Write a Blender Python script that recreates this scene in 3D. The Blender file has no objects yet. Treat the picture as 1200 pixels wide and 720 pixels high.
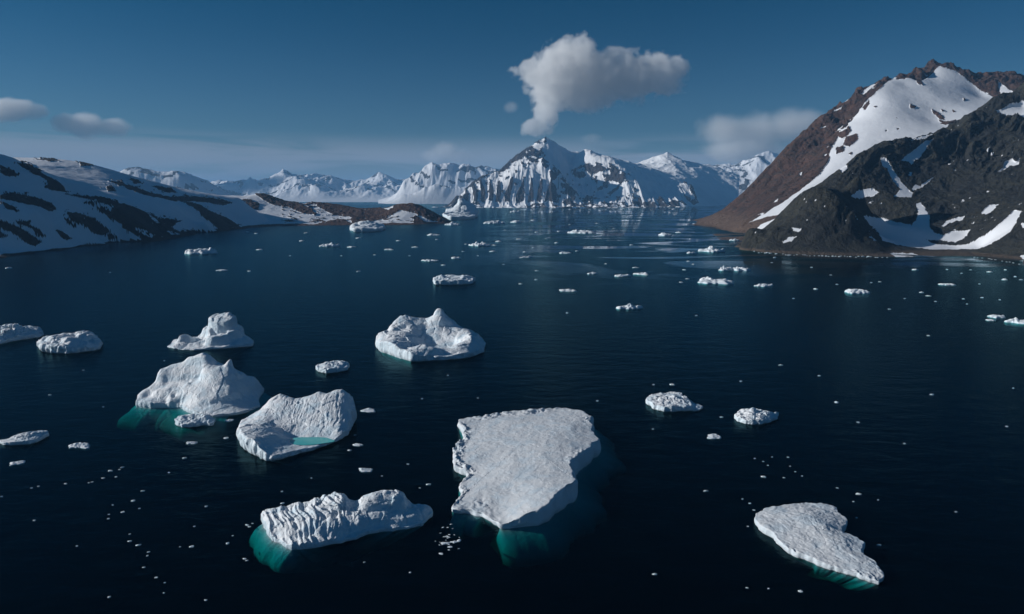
import bpy, math, random
import numpy as np
R = math.radians
sc = bpy.context.scene
COL = sc.collection

# ------------------------------------------------------------------ camera
H = 100.0                       # drone height over the bay, metres
F = 800.0                       # focal length in photo pixels (24 mm)
PITCH = math.atan((360 - 231) / F)
cp, sp = math.cos(PITCH), math.sin(PITCH)
cam_d = bpy.data.cameras.new('camera')
cam_d.sensor_width = 36.0
cam_d.lens = 24.0
cam_d.clip_start = 1.0
cam_d.clip_end = 120000.0
cam = bpy.data.objects.new('camera', cam_d)
COL.objects.link(cam)
cam.location = (0, 0, H)
cam.rotation_euler = (math.pi / 2 - PITCH, 0, 0)
sc.camera = cam

# ------------------------------------------------------------------ sky, sun, exposure
SUN_EL = R(19.0)
SUN_DIR = np.array([-1.0, 0.02, 0.0])
SUN_DIR = SUN_DIR / np.linalg.norm(SUN_DIR) * math.cos(SUN_EL)
SUN_DIR[2] = math.sin(SUN_EL)
sc.view_settings.view_transform = 'Standard'
sc.view_settings.look = 'None'
sc.view_settings.exposure = 0.0
sc.view_settings.gamma = 1.0
sc.view_settings.use_curve_mapping = False
sc.render.engine = 'CYCLES'
cy = sc.cycles
cy.use_denoising = True
cy.max_bounces = 6
cy.diffuse_bounces = 2
cy.glossy_bounces = 3
cy.transmission_bounces = 2
cy.transparent_max_bounces = 10
cy.volume_bounces = 6
cy.caustics_reflective = False
cy.caustics_refractive = False
cy.sample_clamp_indirect = 3.0
cy.volume_max_steps = 256

world = bpy.data.worlds.new('World')
sc.world = world
world.use_nodes = True


class NT:
    """small helper to write node trees"""
    def __init__(s, tree):
        s.t = tree
        tree.nodes.clear()
    def n(s, typ, ins=None, **kw):
        nd = s.t.nodes.new(typ)
        for k, v in kw.items():
            setattr(nd, k, v)
        if ins:
            for k, v in ins.items():
                sock = nd.inputs[k]
                if isinstance(v, bpy.types.NodeSocket):
                    s.t.links.new(v, sock)
                elif isinstance(v, bpy.types.Node):
                    s.t.links.new(v.outputs[0], sock)
                else:
                    sock.default_value = v
        return nd
    def math(s, op, a, b=None, c=None, clamp=False):
        ins = {0: a}
        if b is not None:
            ins[1] = b
        if c is not None:
            ins[2] = c
        return s.n('ShaderNodeMath', ins, operation=op, use_clamp=clamp).outputs[0]
    def vmath(s, op, a, b=None):
        ins = {0: a}
        if b is not None:
            ins[1] = b
        nd = s.n('ShaderNodeVectorMath', ins, operation=op)
        return nd.outputs['Value'] if op in ('LENGTH', 'DOT_PRODUCT', 'DISTANCE') else nd.outputs[0]
    def mixc(s, fac, a, b, blend='MIX'):
        nd = s.n('ShaderNodeMix', data_type='RGBA', blend_type=blend)
        for idx, v in ((0, fac), (6, a), (7, b)):
            if isinstance(v, bpy.types.NodeSocket):
                s.t.links.new(v, nd.inputs[idx])
            else:
                nd.inputs[idx].default_value = v
        return nd.outputs[2]
    def noise(s, vec, scale, detail=4.0, rough=0.55, dist=0.0):
        return s.n('ShaderNodeTexNoise', {'Vector': vec, 'Scale': scale, 'Detail': detail, 'Roughness': rough, 'Distortion': dist}).outputs[0]
    def smooth(s, v, lo, hi):
        return s.n('ShaderNodeMapRange', {0: v, 1: lo, 2: hi, 3: 0.0, 4: 1.0}, interpolation_type='SMOOTHSTEP').outputs[0]


w = NT(world.node_tree)
sky = w.n('ShaderNodeTexSky', sky_type='NISHITA')
sky.sun_disc = False
sky.sun_elevation = SUN_EL
sky.sun_rotation = math.atan2(SUN_DIR[0], SUN_DIR[1])
sky.altitude = 100
sky.air_density = 1.0
sky.dust_density = 0.6
sky.ozone_density = 2.5
SKY_STRENGTH = 0.06
# thin sheets of cloud low over the horizon
geo = w.n('ShaderNodeTexCoord').outputs['Generated']
sx = w.n('ShaderNodeSeparateXYZ', {0: geo})
az = w.math('ARCTAN2', sx.outputs[0], sx.outputs[1])
el = w.math('ARCSINE', sx.outputs[2])
cv = w.n('ShaderNodeCombineXYZ', {0: w.math('MULTIPLY', az, 2.2), 1: w.math('MULTIPLY', el, 30.0), 2: 3.7}).outputs[0]
n1 = w.noise(cv, 1.6, 6.0, 0.55, 0.6)
cv2 = w.n('ShaderNodeCombineXYZ', {0: w.math('MULTIPLY', az, 7.0), 1: w.math('MULTIPLY', el, 18.0), 2: 9.1}).outputs[0]
n2 = w.noise(cv2, 1.5, 6.0, 0.55, 0.3)
tcol = w.mixc(w.smooth(el, 0.0, 0.30), (0.34, 0.58, 0.82, 1), (0.012, 0.34, 0.54, 1))
tint = w.mixc(1.0, sky.outputs[0], tcol, 'MULTIPLY')
fade_hi = w.smooth(el, 0.092, 0.055)
band = w.math('MULTIPLY', w.smooth(n1, 0.30, 0.55), fade_hi)
lump = w.math('MULTIPLY', w.smooth(n2, 0.50, 0.72), w.smooth(el, 0.085, 0.02))
lowv = w.math('MULTIPLY', w.smooth(el, 0.085, 0.0), 0.60)
cl = w.math('MAXIMUM', w.math('MULTIPLY', band, 0.85), w.math('MULTIPLY', lump, 0.55))
cl = w.math('MAXIMUM', cl, lowv)
bg1 = w.n('ShaderNodeBackground', {0: tint, 1: SKY_STRENGTH})
bg2 = w.n('ShaderNodeBackground', {0: (0.235, 0.285, 0.36, 1), 1: 1.0})
mx = w.n('ShaderNodeMixShader', {0: cl, 1: bg1, 2: bg2})
w.n('ShaderNodeOutputWorld', {0: mx})

sun_d = bpy.data.lights.new('sun', 'SUN')
sun_d.energy = 4.2
sun_d.angle = R(0.5)
sun_d.color = (1.0, 0.98, 0.955)
sun = bpy.data.objects.new('sun', sun_d)
COL.objects.link(sun)
from mathutils import Vector
sun.rotation_euler = Vector(tuple(SUN_DIR)).to_track_quat('Z', 'Y').to_euler()

# ------------------------------------------------------------------ geometry of the view (photo pixels, 1200 x 720)
def ray(px, py):
    a = (np.asarray(px, float) - 600) / F
    b = (360 - np.asarray(py, float)) / F
    return a, cp + b * sp, -sp + b * cp
def at(px, py, Y):               # point seen at px,py standing Y metres away
    a, dy, dz = ray(px, py)
    t = Y / dy
    return a * t, Y + 0 * t, H + dz * t
def sea(px, py):                 # point of the sea surface
    a, dy, dz = ray(px, py)
    t = H / -dz
    return a * t, dy * t, t
def proj(X, Y, Z):
    d = Y * cp - (Z - H) * sp
    u = Y * sp + (Z - H) * cp
    return 600 + F * X / d, 360 - F * u / d

# ------------------------------------------------------------------ noise
_rng = np.random.RandomState(5)
_P = _rng.permutation(4096).astype(np.int32)
_G = _rng.normal(size=(4096, 3)); _G /= np.linalg.norm(_G, axis=1)[:, None]
_G = _G.astype(np.float32)
def gn(x, y, z):
    x, y, z = np.broadcast_arrays(np.asarray(x, np.float64), np.asarray(y, np.float64), np.asarray(z, np.float64))
    xi, yi, zi = np.floor(x), np.floor(y), np.floor(z)
    fx, fy, fz = (x - xi).astype(np.float32), (y - yi).astype(np.float32), (z - zi).astype(np.float32)
    xi, yi, zi = xi.astype(np.int64), yi.astype(np.int64), zi.astype(np.int64)
    q = lambda t: t * t * t * (t * (t * 6 - 15) + 10)
    u, v, w_ = q(fx), q(fy), q(fz)
    def c(i, j, k):
        h = _P[(_P[(_P[(xi + i) & 4095] + yi + j) & 4095] + zi + k) & 4095]
        g = _G[h]
        return g[..., 0] * (fx - i) + g[..., 1] * (fy - j) + g[..., 2] * (fz - k)
    l = lambda a, b, t: a + (b - a) * t
    return l(l(l(c(0,0,0), c(1,0,0), u), l(c(0,1,0), c(1,1,0), u), v),
             l(l(c(0,0,1), c(1,0,1), u), l(c(0,1,1), c(1,1,1), u), v), w_) * 1.6
def fbm(x, y, z, o=4, g=0.5):
    s = 0; a = 1; n = 0
    for i in range(o):
        s = s + a * gn(x * 2**i + i * 7.3, y * 2**i - i * 3.1, z * 2**i + i * 1.7); n += a; a *= g
    return s / n
def ridged(x, y, z, o=4, g=0.5):
    s = 0; a = 1; n = 0
    for i in range(o):
        s = s + a * (1 - np.abs(gn(x * 2**i + i * 5.3, y * 2**i + i * 9.1, z * 2**i - i * 2.7)) * 2); n += a; a *= g
    return s / n
def facets(x, y, z, seed=0.0, crack=0.5, cw=0.10):
    '''broken planes: every cell tilts its own way, with a crevice where cells meet'''
    x, y, z = np.broadcast_arrays(x, y, z)
    sh = x.shape
    p = np.stack([x.ravel(), y.ravel(), z.ravel()], 1) + seed * 3.7
    c = np.floor(p).astype(np.int64)
    f1 = np.full(len(p), 9.0); f2 = np.full(len(p), 9.0); val = np.zeros(len(p))
    for i in (-1, 0, 1):
        for j in (-1, 0, 1):
            for k in (-1, 0, 1):
                q = c + (i, j, k)
                h = _P[(_P[(_P[q[:, 0] & 4095] + q[:, 1]) & 4095] + q[:, 2]) & 4095]
                o = q + 0.5 + 0.45 * _G[h] - p
                d = np.sqrt((o * o).sum(1))
                v = (o * _G[(h + 77) & 4095]).sum(1)
                near = d < f1
                f2 = np.where(near, f1, np.minimum(f2, d))
                f1 = np.where(near, d, f1)
                val = np.where(near, v, val)
    return (val - crack * np.exp(-(f2 - f1) / cw)).reshape(sh)
def sstep(x, a, b):
    t = np.clip((x - a) / (b - a), 0, 1)
    return t * t * (3 - 2 * t)

def inpoly(px, py, poly):
    r = np.zeros(px.shape, bool)
    n = len(poly)
    x0, y0 = min(p[0] for p in poly), min(p[1] for p in poly)
    x1, y1 = max(p[0] for p in poly), max(p[1] for p in poly)
    m = (px >= x0) & (px <= x1) & (py >= y0) & (py <= y1)
    qx, qy = px[m], py[m]
    rr = np.zeros(qx.shape, bool)
    for i in range(n):
        ax, ay = poly[i]; bx, by = poly[(i + 1) % n]
        if ay == by:
            continue
        c = ((ay > qy) != (by > qy)) & (qx < (bx - ax) * (qy - ay) / (by - ay) + ax)
        rr ^= c
    r[m] = rr
    return r

def rbf(cx, cy_, cz, c):
    cx, cy_, cz = map(lambda v: np.asarray(v, float), (cx, cy_, cz))
    n = len(cx)
    d = np.sqrt((cx[:, None] - cx) ** 2 + (cy_[:, None] - cy_) ** 2 + c * c)
    A = np.zeros((n + 1, n + 1)); A[:n, :n] = d + np.eye(n) * 1e-6 * d.max(); A[:n, n] = 1; A[n, :n] = 1
    wt = np.linalg.solve(A, np.append(cz, 0))
    def f(X, Y):
        out = np.empty(X.size); xf, yf = X.ravel(), Y.ravel()
        for s in range(0, X.size, 20000):
            dd = np.sqrt((xf[s:s+20000, None] - cx) ** 2 + (yf[s:s+20000, None] - cy_) ** 2 + c * c)
            out[s:s+20000] = dd @ wt[:n] + wt[n]
        return out.reshape(X.shape)
    return f

def dens(pts, n):                # densify a polyline of tuples
    out = []
    for a, b in zip(pts[:-1], pts[1:]):
        for k in range(n):
            t = k / n
            out.append(tuple(a[i] + (b[i] - a[i]) * t for i in range(len(a))))
    out.append(pts[-1])
    return out

# ------------------------------------------------------------------ meshes
def mesh_obj(name, co, faces, mat, smooth=True, parent=None):
    me = bpy.data.meshes.new(name)
    co = np.asarray(co, np.float32); faces = np.asarray(faces, np.int32)
    k = faces.shape[1]
    me.vertices.add(len(co)); me.vertices.foreach_set('co', co.ravel())
    me.loops.add(faces.size); me.loops.foreach_set('vertex_index', faces.ravel())
    me.polygons.add(len(faces))
    me.polygons.foreach_set('loop_start', np.arange(0, faces.size, k, dtype=np.int32))
    me.update(calc_edges=True)
    me.validate()
    me.polygons.foreach_set('use_smooth', np.full(len(me.polygons), bool(smooth)))
    me.materials.append(mat)
    o = bpy.data.objects.new(name, me)
    COL.objects.link(o)
    if parent:
        o.parent = parent
    return o
def tag(o, label=None, cat=None, group=None, kind=None):
    if label: o['label'] = label
    if cat: o['category'] = cat
    if group: o['group'] = group
    if kind: o['kind'] = kind
    return o
def attr(o, name, v):
    a = o.data.attributes.new(name, 'FLOAT', 'POINT')
    a.data.foreach_set('value', np.asarray(v, np.float32).ravel())

# ------------------------------------------------------------------ materials
def new_mat(name):
    m = bpy.data.materials.new(name)
    m.use_nodes = True
    return m, NT(m.node_tree)

def terrain_mat(name, c1, c2, c3, fs, snow=(0.80, 0.82, 0.86, 1), bump=1.0, mix=0.5, beach=None):
    """snow and bare rock; fs = size of the rock pattern in metres"""
    m, t = new_mat(name)
    P = t.n('ShaderNodeTexCoord').outputs['Object']
    rk = t.n('ShaderNodeAttribute', attribute_name='rock').outputs['Fac']
    nA = t.noise(P, 1.0 / fs, 6, 0.6, 0.4)
    nB = t.noise(P, 4.0 / fs, 5, 0.6)
    nC = t.noise(P, 0.22 / fs, 4, 0.55, 0.8)
    nD = t.noise(P, 13.0 / fs, 3, 0.6)
    fac = t.math('ADD', rk, t.math('MULTIPLY', t.math('SUBTRACT', nB, 0.5), mix))
    fac = t.math('ADD', fac, t.math('MULTIPLY', t.math('SUBTRACT', nD, 0.5), mix * 0.6))
    fac = t.smooth(fac, 0.42, 0.58)
    rc = t.mixc(t.smooth(nC, 0.38, 0.62), c1, c2)
    rc = t.mixc(t.smooth(nA, 0.45, 0.66), rc, c3)
    if beach:
        zc = t.n('ShaderNodeSeparateXYZ', {0: P}).outputs[2]
        zc = t.math('ADD', zc, t.math('MULTIPLY', t.math('SUBTRACT', nA, 0.5), beach[0] * 0.9))
        rc = t.mixc(t.smooth(zc, beach[0], beach[0] * 0.35), rc, beach[1])
    v = t.math('ADD', 0.72, t.math('MULTIPLY', nD, 0.56))
    rc = t.mixc(1.0, rc, t.n('ShaderNodeCombineXYZ', {0: v, 1: v, 2: v}).outputs[0], 'MULTIPLY')
    sv = t.math('ADD', 0.90, t.math('MULTIPLY', nC, 0.16))
    scol = t.mixc(1.0, snow, t.n('ShaderNodeCombineXYZ', {0: sv, 1: sv, 2: sv}).outputs[0], 'MULTIPLY')
    col = t.mixc(fac, scol, rc)
    hgt = t.math('ADD', t.math('MULTIPLY', nA, fs * 0.55), t.math('ADD', t.math('MULTIPLY', nB, fs * 0.22), t.math('MULTIPLY', nD, fs * 0.07)))
    st = t.math('ADD', 0.10, t.math('MULTIPLY', fac, 0.9))
    hgt = t.math('MULTIPLY', hgt, st)
    bp = t.n('ShaderNodeBump', {'Strength': bump, 'Distance': 1.0, 'Height': hgt})
    ps = t.n('ShaderNodeBsdfPrincipled', {'Base Color': col, 'Roughness': 0.85, 'Normal': bp})
    ps.inputs['Specular IOR Level'].default_value = 0.25
    t.n('ShaderNodeOutputMaterial', {0: ps})
    return m

m_left = terrain_mat('dark_rock_and_snow', (0.022, 0.019, 0.019, 1), (0.040, 0.027, 0.022, 1), (0.016, 0.015, 0.017, 1), 16.0)
m_spit = terrain_mat('brown_rock_and_snow', (0.085, 0.048, 0.036, 1), (0.060, 0.036, 0.030, 1), (0.105, 0.060, 0.044, 1), 18.0)
m_brown = terrain_mat('brown_scree_and_snow', (0.105, 0.060, 0.047, 1), (0.074, 0.046, 0.038, 1), (0.048, 0.038, 0.035, 1), 26.0, bump=1.0, beach=(60.0, (0.125, 0.085, 0.066, 1)))
m_dark = terrain_mat('dark_crag_and_snow', (0.032, 0.034, 0.034, 1), (0.046, 0.046, 0.038, 1), (0.022, 0.024, 0.026, 1), 15.0, beach=(6.0, (0.095, 0.074, 0.060, 1)))
m_centre = terrain_mat('alpine_rock_and_snow', (0.050, 0.044, 0.046, 1), (0.036, 0.036, 0.042, 1), (0.070, 0.060, 0.058, 1), 60.0, mix=0.7, snow=(0.90, 0.91, 0.93, 1))
m_far = terrain_mat('far_rock_and_snow', (0.09, 0.09, 0.10, 1), (0.08, 0.08, 0.09, 1), (0.11, 0.11, 0.12, 1), 160.0, mix=0.7)

def ice_mat(name, base, deep, bscale=1.0, bstr=1.0):
    m, t = new_mat(name)
    P = t.n('ShaderNodeTexCoord').outputs['Object']
    nA = t.noise(P, 0.16 * bscale, 5, 0.6, 0.3)
    nB = t.noise(P, 0.9 * bscale, 5, 0.65)
    nC = t.noise(P, 3.2 * bscale, 3, 0.6)
    col = t.mixc(t.smooth(nA, 0.42, 0.70), base, deep)
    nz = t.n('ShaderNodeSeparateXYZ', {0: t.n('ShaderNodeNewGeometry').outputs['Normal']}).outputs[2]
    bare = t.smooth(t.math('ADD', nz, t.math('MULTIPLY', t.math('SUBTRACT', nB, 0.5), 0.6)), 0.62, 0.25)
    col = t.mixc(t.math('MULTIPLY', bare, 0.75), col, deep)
    dirt = t.smooth(t.noise(P, 1.7 * bscale, 5, 0.7, 1.0), 0.66, 0.74)
    col = t.mixc(t.math('MULTIPLY', dirt, 0.35), col, (0.40, 0.44, 0.48, 1))
    h = t.math('ADD', t.math('MULTIPLY', nB, 0.15 / bscale), t.math('MULTIPLY', nC, 0.09 / bscale))
    calm = t.smooth(t.noise(P, 0.33 * bscale, 4, 0.6, 1.0), 0.40, 0.62)
    h = t.math('MULTIPLY', h, t.math('ADD', 0.25, t.math('MULTIPLY', calm, 1.25)))
    bp = t.n('ShaderNodeBump', {'Strength': bstr, 'Distance': 1.0, 'Height': h})
    ps = t.n('ShaderNodeBsdfPrincipled', {'Base Color': col, 'Roughness': 0.6, 'Normal': bp})
    ps.inputs['Specular IOR Level'].default_value = 0.3
    t.n('ShaderNodeOutputMaterial', {0: ps})
    return m
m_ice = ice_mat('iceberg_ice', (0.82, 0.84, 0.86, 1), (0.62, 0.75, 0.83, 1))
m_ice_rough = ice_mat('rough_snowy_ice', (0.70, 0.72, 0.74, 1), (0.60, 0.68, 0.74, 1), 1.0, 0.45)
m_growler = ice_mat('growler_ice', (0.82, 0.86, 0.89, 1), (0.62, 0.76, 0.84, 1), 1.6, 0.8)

m_pool, t = new_mat('meltwater')
ps = t.n('ShaderNodeBsdfPrincipled', {'Base Color': (0.10, 0.52, 0.52, 1), 'Roughness': 0.12})
ps.inputs['IOR'].default_value = 1.33
t.n('ShaderNodeOutputMaterial', {0: ps})

# sea water: fresnel reflection over clear, absorbing water
m_water, t = new_mat('sea_water')
P = t.n('ShaderNodeTexCoord').outputs['Object']
map1 = t.n('ShaderNodeMapping', {'Vector': P, 'Rotation': (0, 0, R(12)), 'Scale': (0.55, 1.0, 1.0)}).outputs[0]
wA = t.noise(map1, 0.11, 3, 0.6, 0.3)
wB = t.noise(map1, 0.55, 4, 0.65, 0.4)
slick_v = t.n('ShaderNodeMapping', {'Vector': P, 'Rotation': (0, 0, R(-8)), 'Scale': (0.55, 1.0, 1.0)}).outputs[0]
slick = t.smooth(t.noise(slick_v, 0.0050, 4, 0.55, 1.8), 0.475, 0.545)
sepP = t.n('ShaderNodeSeparateXYZ', {0: P})
farm = t.smooth(sepP.outputs[1], 650.0, 1300.0)
rightm = t.smooth(sepP.outputs[0], -150.0, 200.0)
slick = t.math('MULTIPLY', t.math('MULTIPLY', slick, farm), rightm)
hgt = t.math('ADD', t.math('MULTIPLY', wA, 0.55), t.math('MULTIPLY', wB, 0.13))
wind = t.noise(t.n('ShaderNodeMapping', {'Vector': P, 'Scale': (0.6, 1.0, 1.0)}).outputs[0], 0.006, 4, 0.6, 1.2)
bstr = t.math('SUBTRACT', t.math('ADD', 0.55, t.math('MULTIPLY', wind, 0.85)), t.math('MULTIPLY', slick, 0.85))
bstr = t.math('MAXIMUM', t.math('SUBTRACT', bstr, t.math('MULTIPLY', slick, 0.3)), 0.02)
bp = t.n('ShaderNodeBump', {'Strength': bstr, 'Distance': 1.0, 'Height': hgt})
fr = t.n('ShaderNodeFresnel', {'IOR': 1.333, 'Normal': bp})
rough = t.math('SUBTRACT', 0.20, t.math('MULTIPLY', slick, 0.17))
gl = t.n('ShaderNodeBsdfGlossy', {'Color': t.mixc(slick, (0.40, 0.86, 1.0, 1), (0.85, 0.92, 1.0, 1)), 'Roughness': rough, 'Normal': bp})
tr = t.n('ShaderNodeBsdfTransparent', {'Color': (0.97, 0.98, 0.98, 1)})
body = t.n('ShaderNodeBsdfDiffuse', {'Color': (0.0004, 0.0045, 0.0085, 1)})
under = t.n('ShaderNodeMixShader', {0: 0.32, 1: tr, 2: body})
frm = t.math('MULTIPLY', fr, t.math('ADD', 0.42, t.math('MULTIPLY', slick, 0.58)))
mxs = t.n('ShaderNodeMixShader', {0: frm, 1: under, 2: gl})
va = t.n('ShaderNodeVolumeAbsorption', {'Color': (0.0, 0.895, 0.88, 1), 'Density': 0.48})
t.n('ShaderNodeOutputMaterial', {0: mxs, 1: va})

m_bed, t = new_mat('seabed_silt')
nn = t.noise(t.n('ShaderNodeTexCoord').outputs['Object'], 0.01, 4)
t.n('ShaderNodeOutputMaterial', {0: t.n('ShaderNodeBsdfDiffuse', {'Color': t.mixc(nn, (0.02, 0.022, 0.022, 1), (0.04, 0.04, 0.038, 1))})})

# ------------------------------------------------------------------ sea
def box(name, x0, x1, y0, y1, z0, z1, mat):
    co = [(x, y, z) for z in (z0, z1) for y in (y0, y1) for x in (x0, x1)]
    f = [(0, 2, 3, 1), (4, 5, 7, 6), (0, 1, 5, 4), (2, 6, 7, 3), (0, 4, 6, 2), (1, 3, 7, 5)]
    return mesh_obj(name, co, f, mat, smooth=False)
tag(box('water', -40000, 40000, -8000, 60000, -70, 0, m_water), 'dark navy polar sea with fine ripples and pale calm slicks', kind='structure')
tag(box('seabed', -41000, 41000, -8500, 61000, -73, -69, m_bed), 'dark silty floor far below the bay', kind='structure')

# ------------------------------------------------------------------ land
def terrain(name, ctrl, pxr, Yr, shape, mat, c, rockfn, label, disp, behind=None):
    """height field over the ground; ctrl = (px, py, Y, [z]) control points"""
    cx, cyy, cz = [], [], []
    for q in ctrl:
        if len(q) == 4:                       # height given outright
            X = (q[0] - 600) / F * q[2]; Yv = q[2]; Z = q[3]
        elif q[2] == 0:                       # a point of the shoreline
            X, Yv, _ = sea(q[0], q[1]); Z = 0.0
        else:
            X, Yv, Z = at(*q)
        cx.append(float(X)); cyy.append(float(Yv)); cz.append(float(Z))
    f = rbf(cx, cyy, cz, c)
    nx, ny = shape
    px = np.linspace(pxr[0], pxr[1], nx); Yv = np.geomspace(Yr[0], Yr[1], ny)
    PX, YY = np.meshgrid(px, Yv)
    XX = (PX - 600) / F * YY
    Z = f(XX, YY)
    gx, gy = proj(XX, YY, Z)
    rock = rockfn(gx, gy, XX, YY, Z)
    Z = Z + disp(XX, YY, Z, rock) * sstep(Z, -6, 14)
    idx = np.arange(nx * ny).reshape(ny, nx)
    fc = np.stack([idx[:-1, :-1], idx[:-1, 1:], idx[1:, 1:], idx[1:, :-1]], -1).reshape(-1, 4)
    zf = Z.ravel()
    fc = fc[(zf[fc] > -14).any(1)]
    used = np.unique(fc)
    remap = np.full(nx * ny, -1); remap[used] = np.arange(len(used))
    co = np.stack([XX.ravel(), YY.ravel(), zf], 1)[used]
    o = mesh_obj(name, co, remap[fc], mat)
    attr(o, 'rock', rock.ravel()[used])
    tag(o, label, kind='structure')
    return o

def polys(gx, gy, lst, amp=1.0, sc_=0.12, seed=0.0):
    wx = gx + amp * 1.6 * fbm(gx * sc_, gy * sc_ * 1.6, 3.3 + seed, 3) + amp * 0.5 * gn(gx * 0.8, gy * 1.1, 5.1 + seed)
    wy = gy + amp * 1.0 * fbm(gx * sc_, gy * sc_ * 1.6, 8.3 + seed, 3) + amp * 0.35 * gn(gx * 0.8, gy * 1.1, 9.1 + seed)
    m = np.zeros(gx.shape, bool)
    for p in lst:
        m |= inpoly(wx, wy, p)
    return m.astype(float)

def shore(pts, dy=(0.965, 0.90), z=(-14, -30)):
    out = [(x, y, 0) for x, y in pts]
    for (x, y) in pts:
        X, Yv, _ = sea(x, y)
        for k, zz in zip(dy, z):
            out.append((x, y, float(Yv) * k, zz))
    return out

# --- left hill
L_dark = [
 [(0,194),(10,198),(24,206),(12,208),(0,203)],
 [(20,191),(35,193),(45,199),(54,207),(64,212),(71,216),(78,226),(66,225),(52,220),(58,215),(48,207),(38,203),(30,198)],
 [(0,229),(14,226),(30,229),(48,233),(60,238),(67,244),(60,248),(48,243),(30,239),(15,235),(0,233)],
 [(2,237),(14,241),(24,247),(20,249),(8,245)],
 [(78,248),(90,251),(105,254),(112,258),(118,264),(130,272),(122,276),(110,275),(100,266),(90,262),(82,257)],
 [(75,256),(82,258),(90,266),(84,267),(77,261)],
 [(66,269),(75,272),(85,279),(78,282),(70,276)],
 [(20,259),(35,259),(36,263),(42,267),(52,275),(55,278),(48,278),(38,269),(30,265),(22,262)],
 [(-40,250),(0,258),(10,262),(22,266),(35,274),(49,284),(42,289),(34,287),(22,278),(10,271),(-10,266),(-40,262)],
 [(-10,270),(0,272),(9,277),(6,281),(-10,279)],
 [(125,275),(141,280),(128,282)],
 [(98,237),(112,238),(118,233),(130,236),(145,240),(160,245),(175,251),(190,256),(205,259),(216,259),(206,262),(200,266),(210,271),(220,272),(240,270),(232,275),(205,279),(185,283),(168,281),(158,276),(150,273),(140,263),(128,257),(115,248),(110,243)],
 [(74,227),(100,231),(120,233),(132,236),(118,237),(95,233)],
 [(125,219),(133,220),(136,225),(127,225)],
 [(90,189),(102,191),(110,195),(95,195)],
 [(128,213),(140,214),(152,220),(140,219)],
 [(152,210),(162,212),(169,216),(158,216)],
 [(40,187),(60,187),(72,189),(58,189)],
 [(140,213),(150,218),(165,223),(185,228),(200,230),(215,230),(240,232),(262,235),(274,238),(262,241),(240,238),(220,236),(205,236),(190,233),(175,230),(150,223)],
 [(180,219),(200,220),(206,225),(190,225)],
 [(212,236),(225,238),(240,244),(252,250),(265,255),(275,261),(286,268),(270,271),(255,268),(247,262),(240,256),(233,250),(225,243)],
 [(-60,205),(-20,215),(-10,222),(-50,215)], [(-150,230),(-60,238),(-30,246),(-100,240)],
]
L_light = [[(110,239),(122,240),(134,244),(130,249),(120,246),(112,243)], [(174,251),(180,254),(188,261),(184,261),(177,256)],
 [(157,269),(168,270),(182,277),(178,279),(165,274)], [(195,270),(205,272),(212,275),(200,275)]]
def rock_left(gx, gy, X, Y, Z):
    r = polys(gx, gy, L_dark, 1.9)
    r *= 1 - polys(gx, gy, L_light, 0.8, seed=4)
    wide = polys(gx + 3, gy + 2, L_dark, 5.0, seed=7)
    r = np.maximum(r, wide * (ridged((gx + gy) / 16, (gy - 0.35 * gx) / 3.0, 1.0, 4, 0.6) > 0.62))
    r *= ridged((gx + gy) / 22, (gy - 0.35 * gx) / 3.4, 6.0, 4, 0.6) < 0.90
    sh = Z + 1.5 * fbm(X / 40, Y / 40, 0.5, 3)
    r = np.maximum(r, (sh < 2.2) & (gx < 150))
    r = np.maximum(r, (sh < 4.5) & (gx >= 150))
    return r
def disp_left(X, Y, Z, r):
    d = 7.0 * fbm(X / 170, Y / 170, 1.0, 3) + 1.2 * fbm(X / 25, Y / 25, 2.0, 3)
    return d + r * (3.0 * ridged(X / 30, Y / 22, 3.0, 4) + 0.5)
ctrl = shore([(-140,330),(-60,315),(0,303),(40,298),(75,294),(110,288),(140,284),(170,283.5),(205,279),(240,271.5),(270,269),(290,267)])
ctrl += [(x, y, Yv) for x, y, Yv in dens([(-140,300,1010),(0,295,1180),(40,291,1260),(80,288,1350),(120,284,1480)], 2)]
ctrl += dens([(-260,215,1520),(-140,192,1500),(-60,180,1480),(0,180,1460),(16,185,1470),(32,193,1490),(60,210,1520),(85,225,1540),(110,234,1560)], 3)
ctrl += dens([(-60,250,1240),(0,250,1250),(50,255,1330),(100,262,1440)], 1)
ctrl += dens([(30,198,1750),(70,208,1800),(110,222,1780),(140,232,1740),(165,240,1760)], 2)
ctrl += dens([(-200,208,2300),(-100,194,2300),(0,188,2250),(30,188,2250),(60,187.5,2250),(92,190,2200),(112,195,2150),(130,202,2120),(155,210,2150),(180,217,2200),(200,223,2260),(222,228,2330),(250,231.5,2420),(280,232,2500)], 3)
ctrl += dens([(130,238,1600),(150,243,1650),(180,252,1740),(210,258,1850)], 2)
ctrl += dens([(150,262,1560),(180,268,1660)], 1)
ctrl += dens([(212,237,2100),(235,244,2080),(255,252,2120),(275,262,2200)], 2)
ctrl += [(240,262,1960),(255,246,2300),(280,252,2400),(200,240,1950),(170,228,1960)]
ctrl += [(-200,200,3000,20.),(0,200,3000,70.),(100,200,3000,60.),(180,200,3000,20.),(250,200,3000,-20.),(310,200,3000,-40.),(330,200,2600,-20.),(330,200,2300,-30.),(-260,200,3000,60.)]
terrain('hill', ctrl, (-230, 320), (940, 3000), (720, 420), m_left, 14.0, rock_left,
        'long hill of shaded snow streaked with dark rock above the left shore', disp_left)

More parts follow.
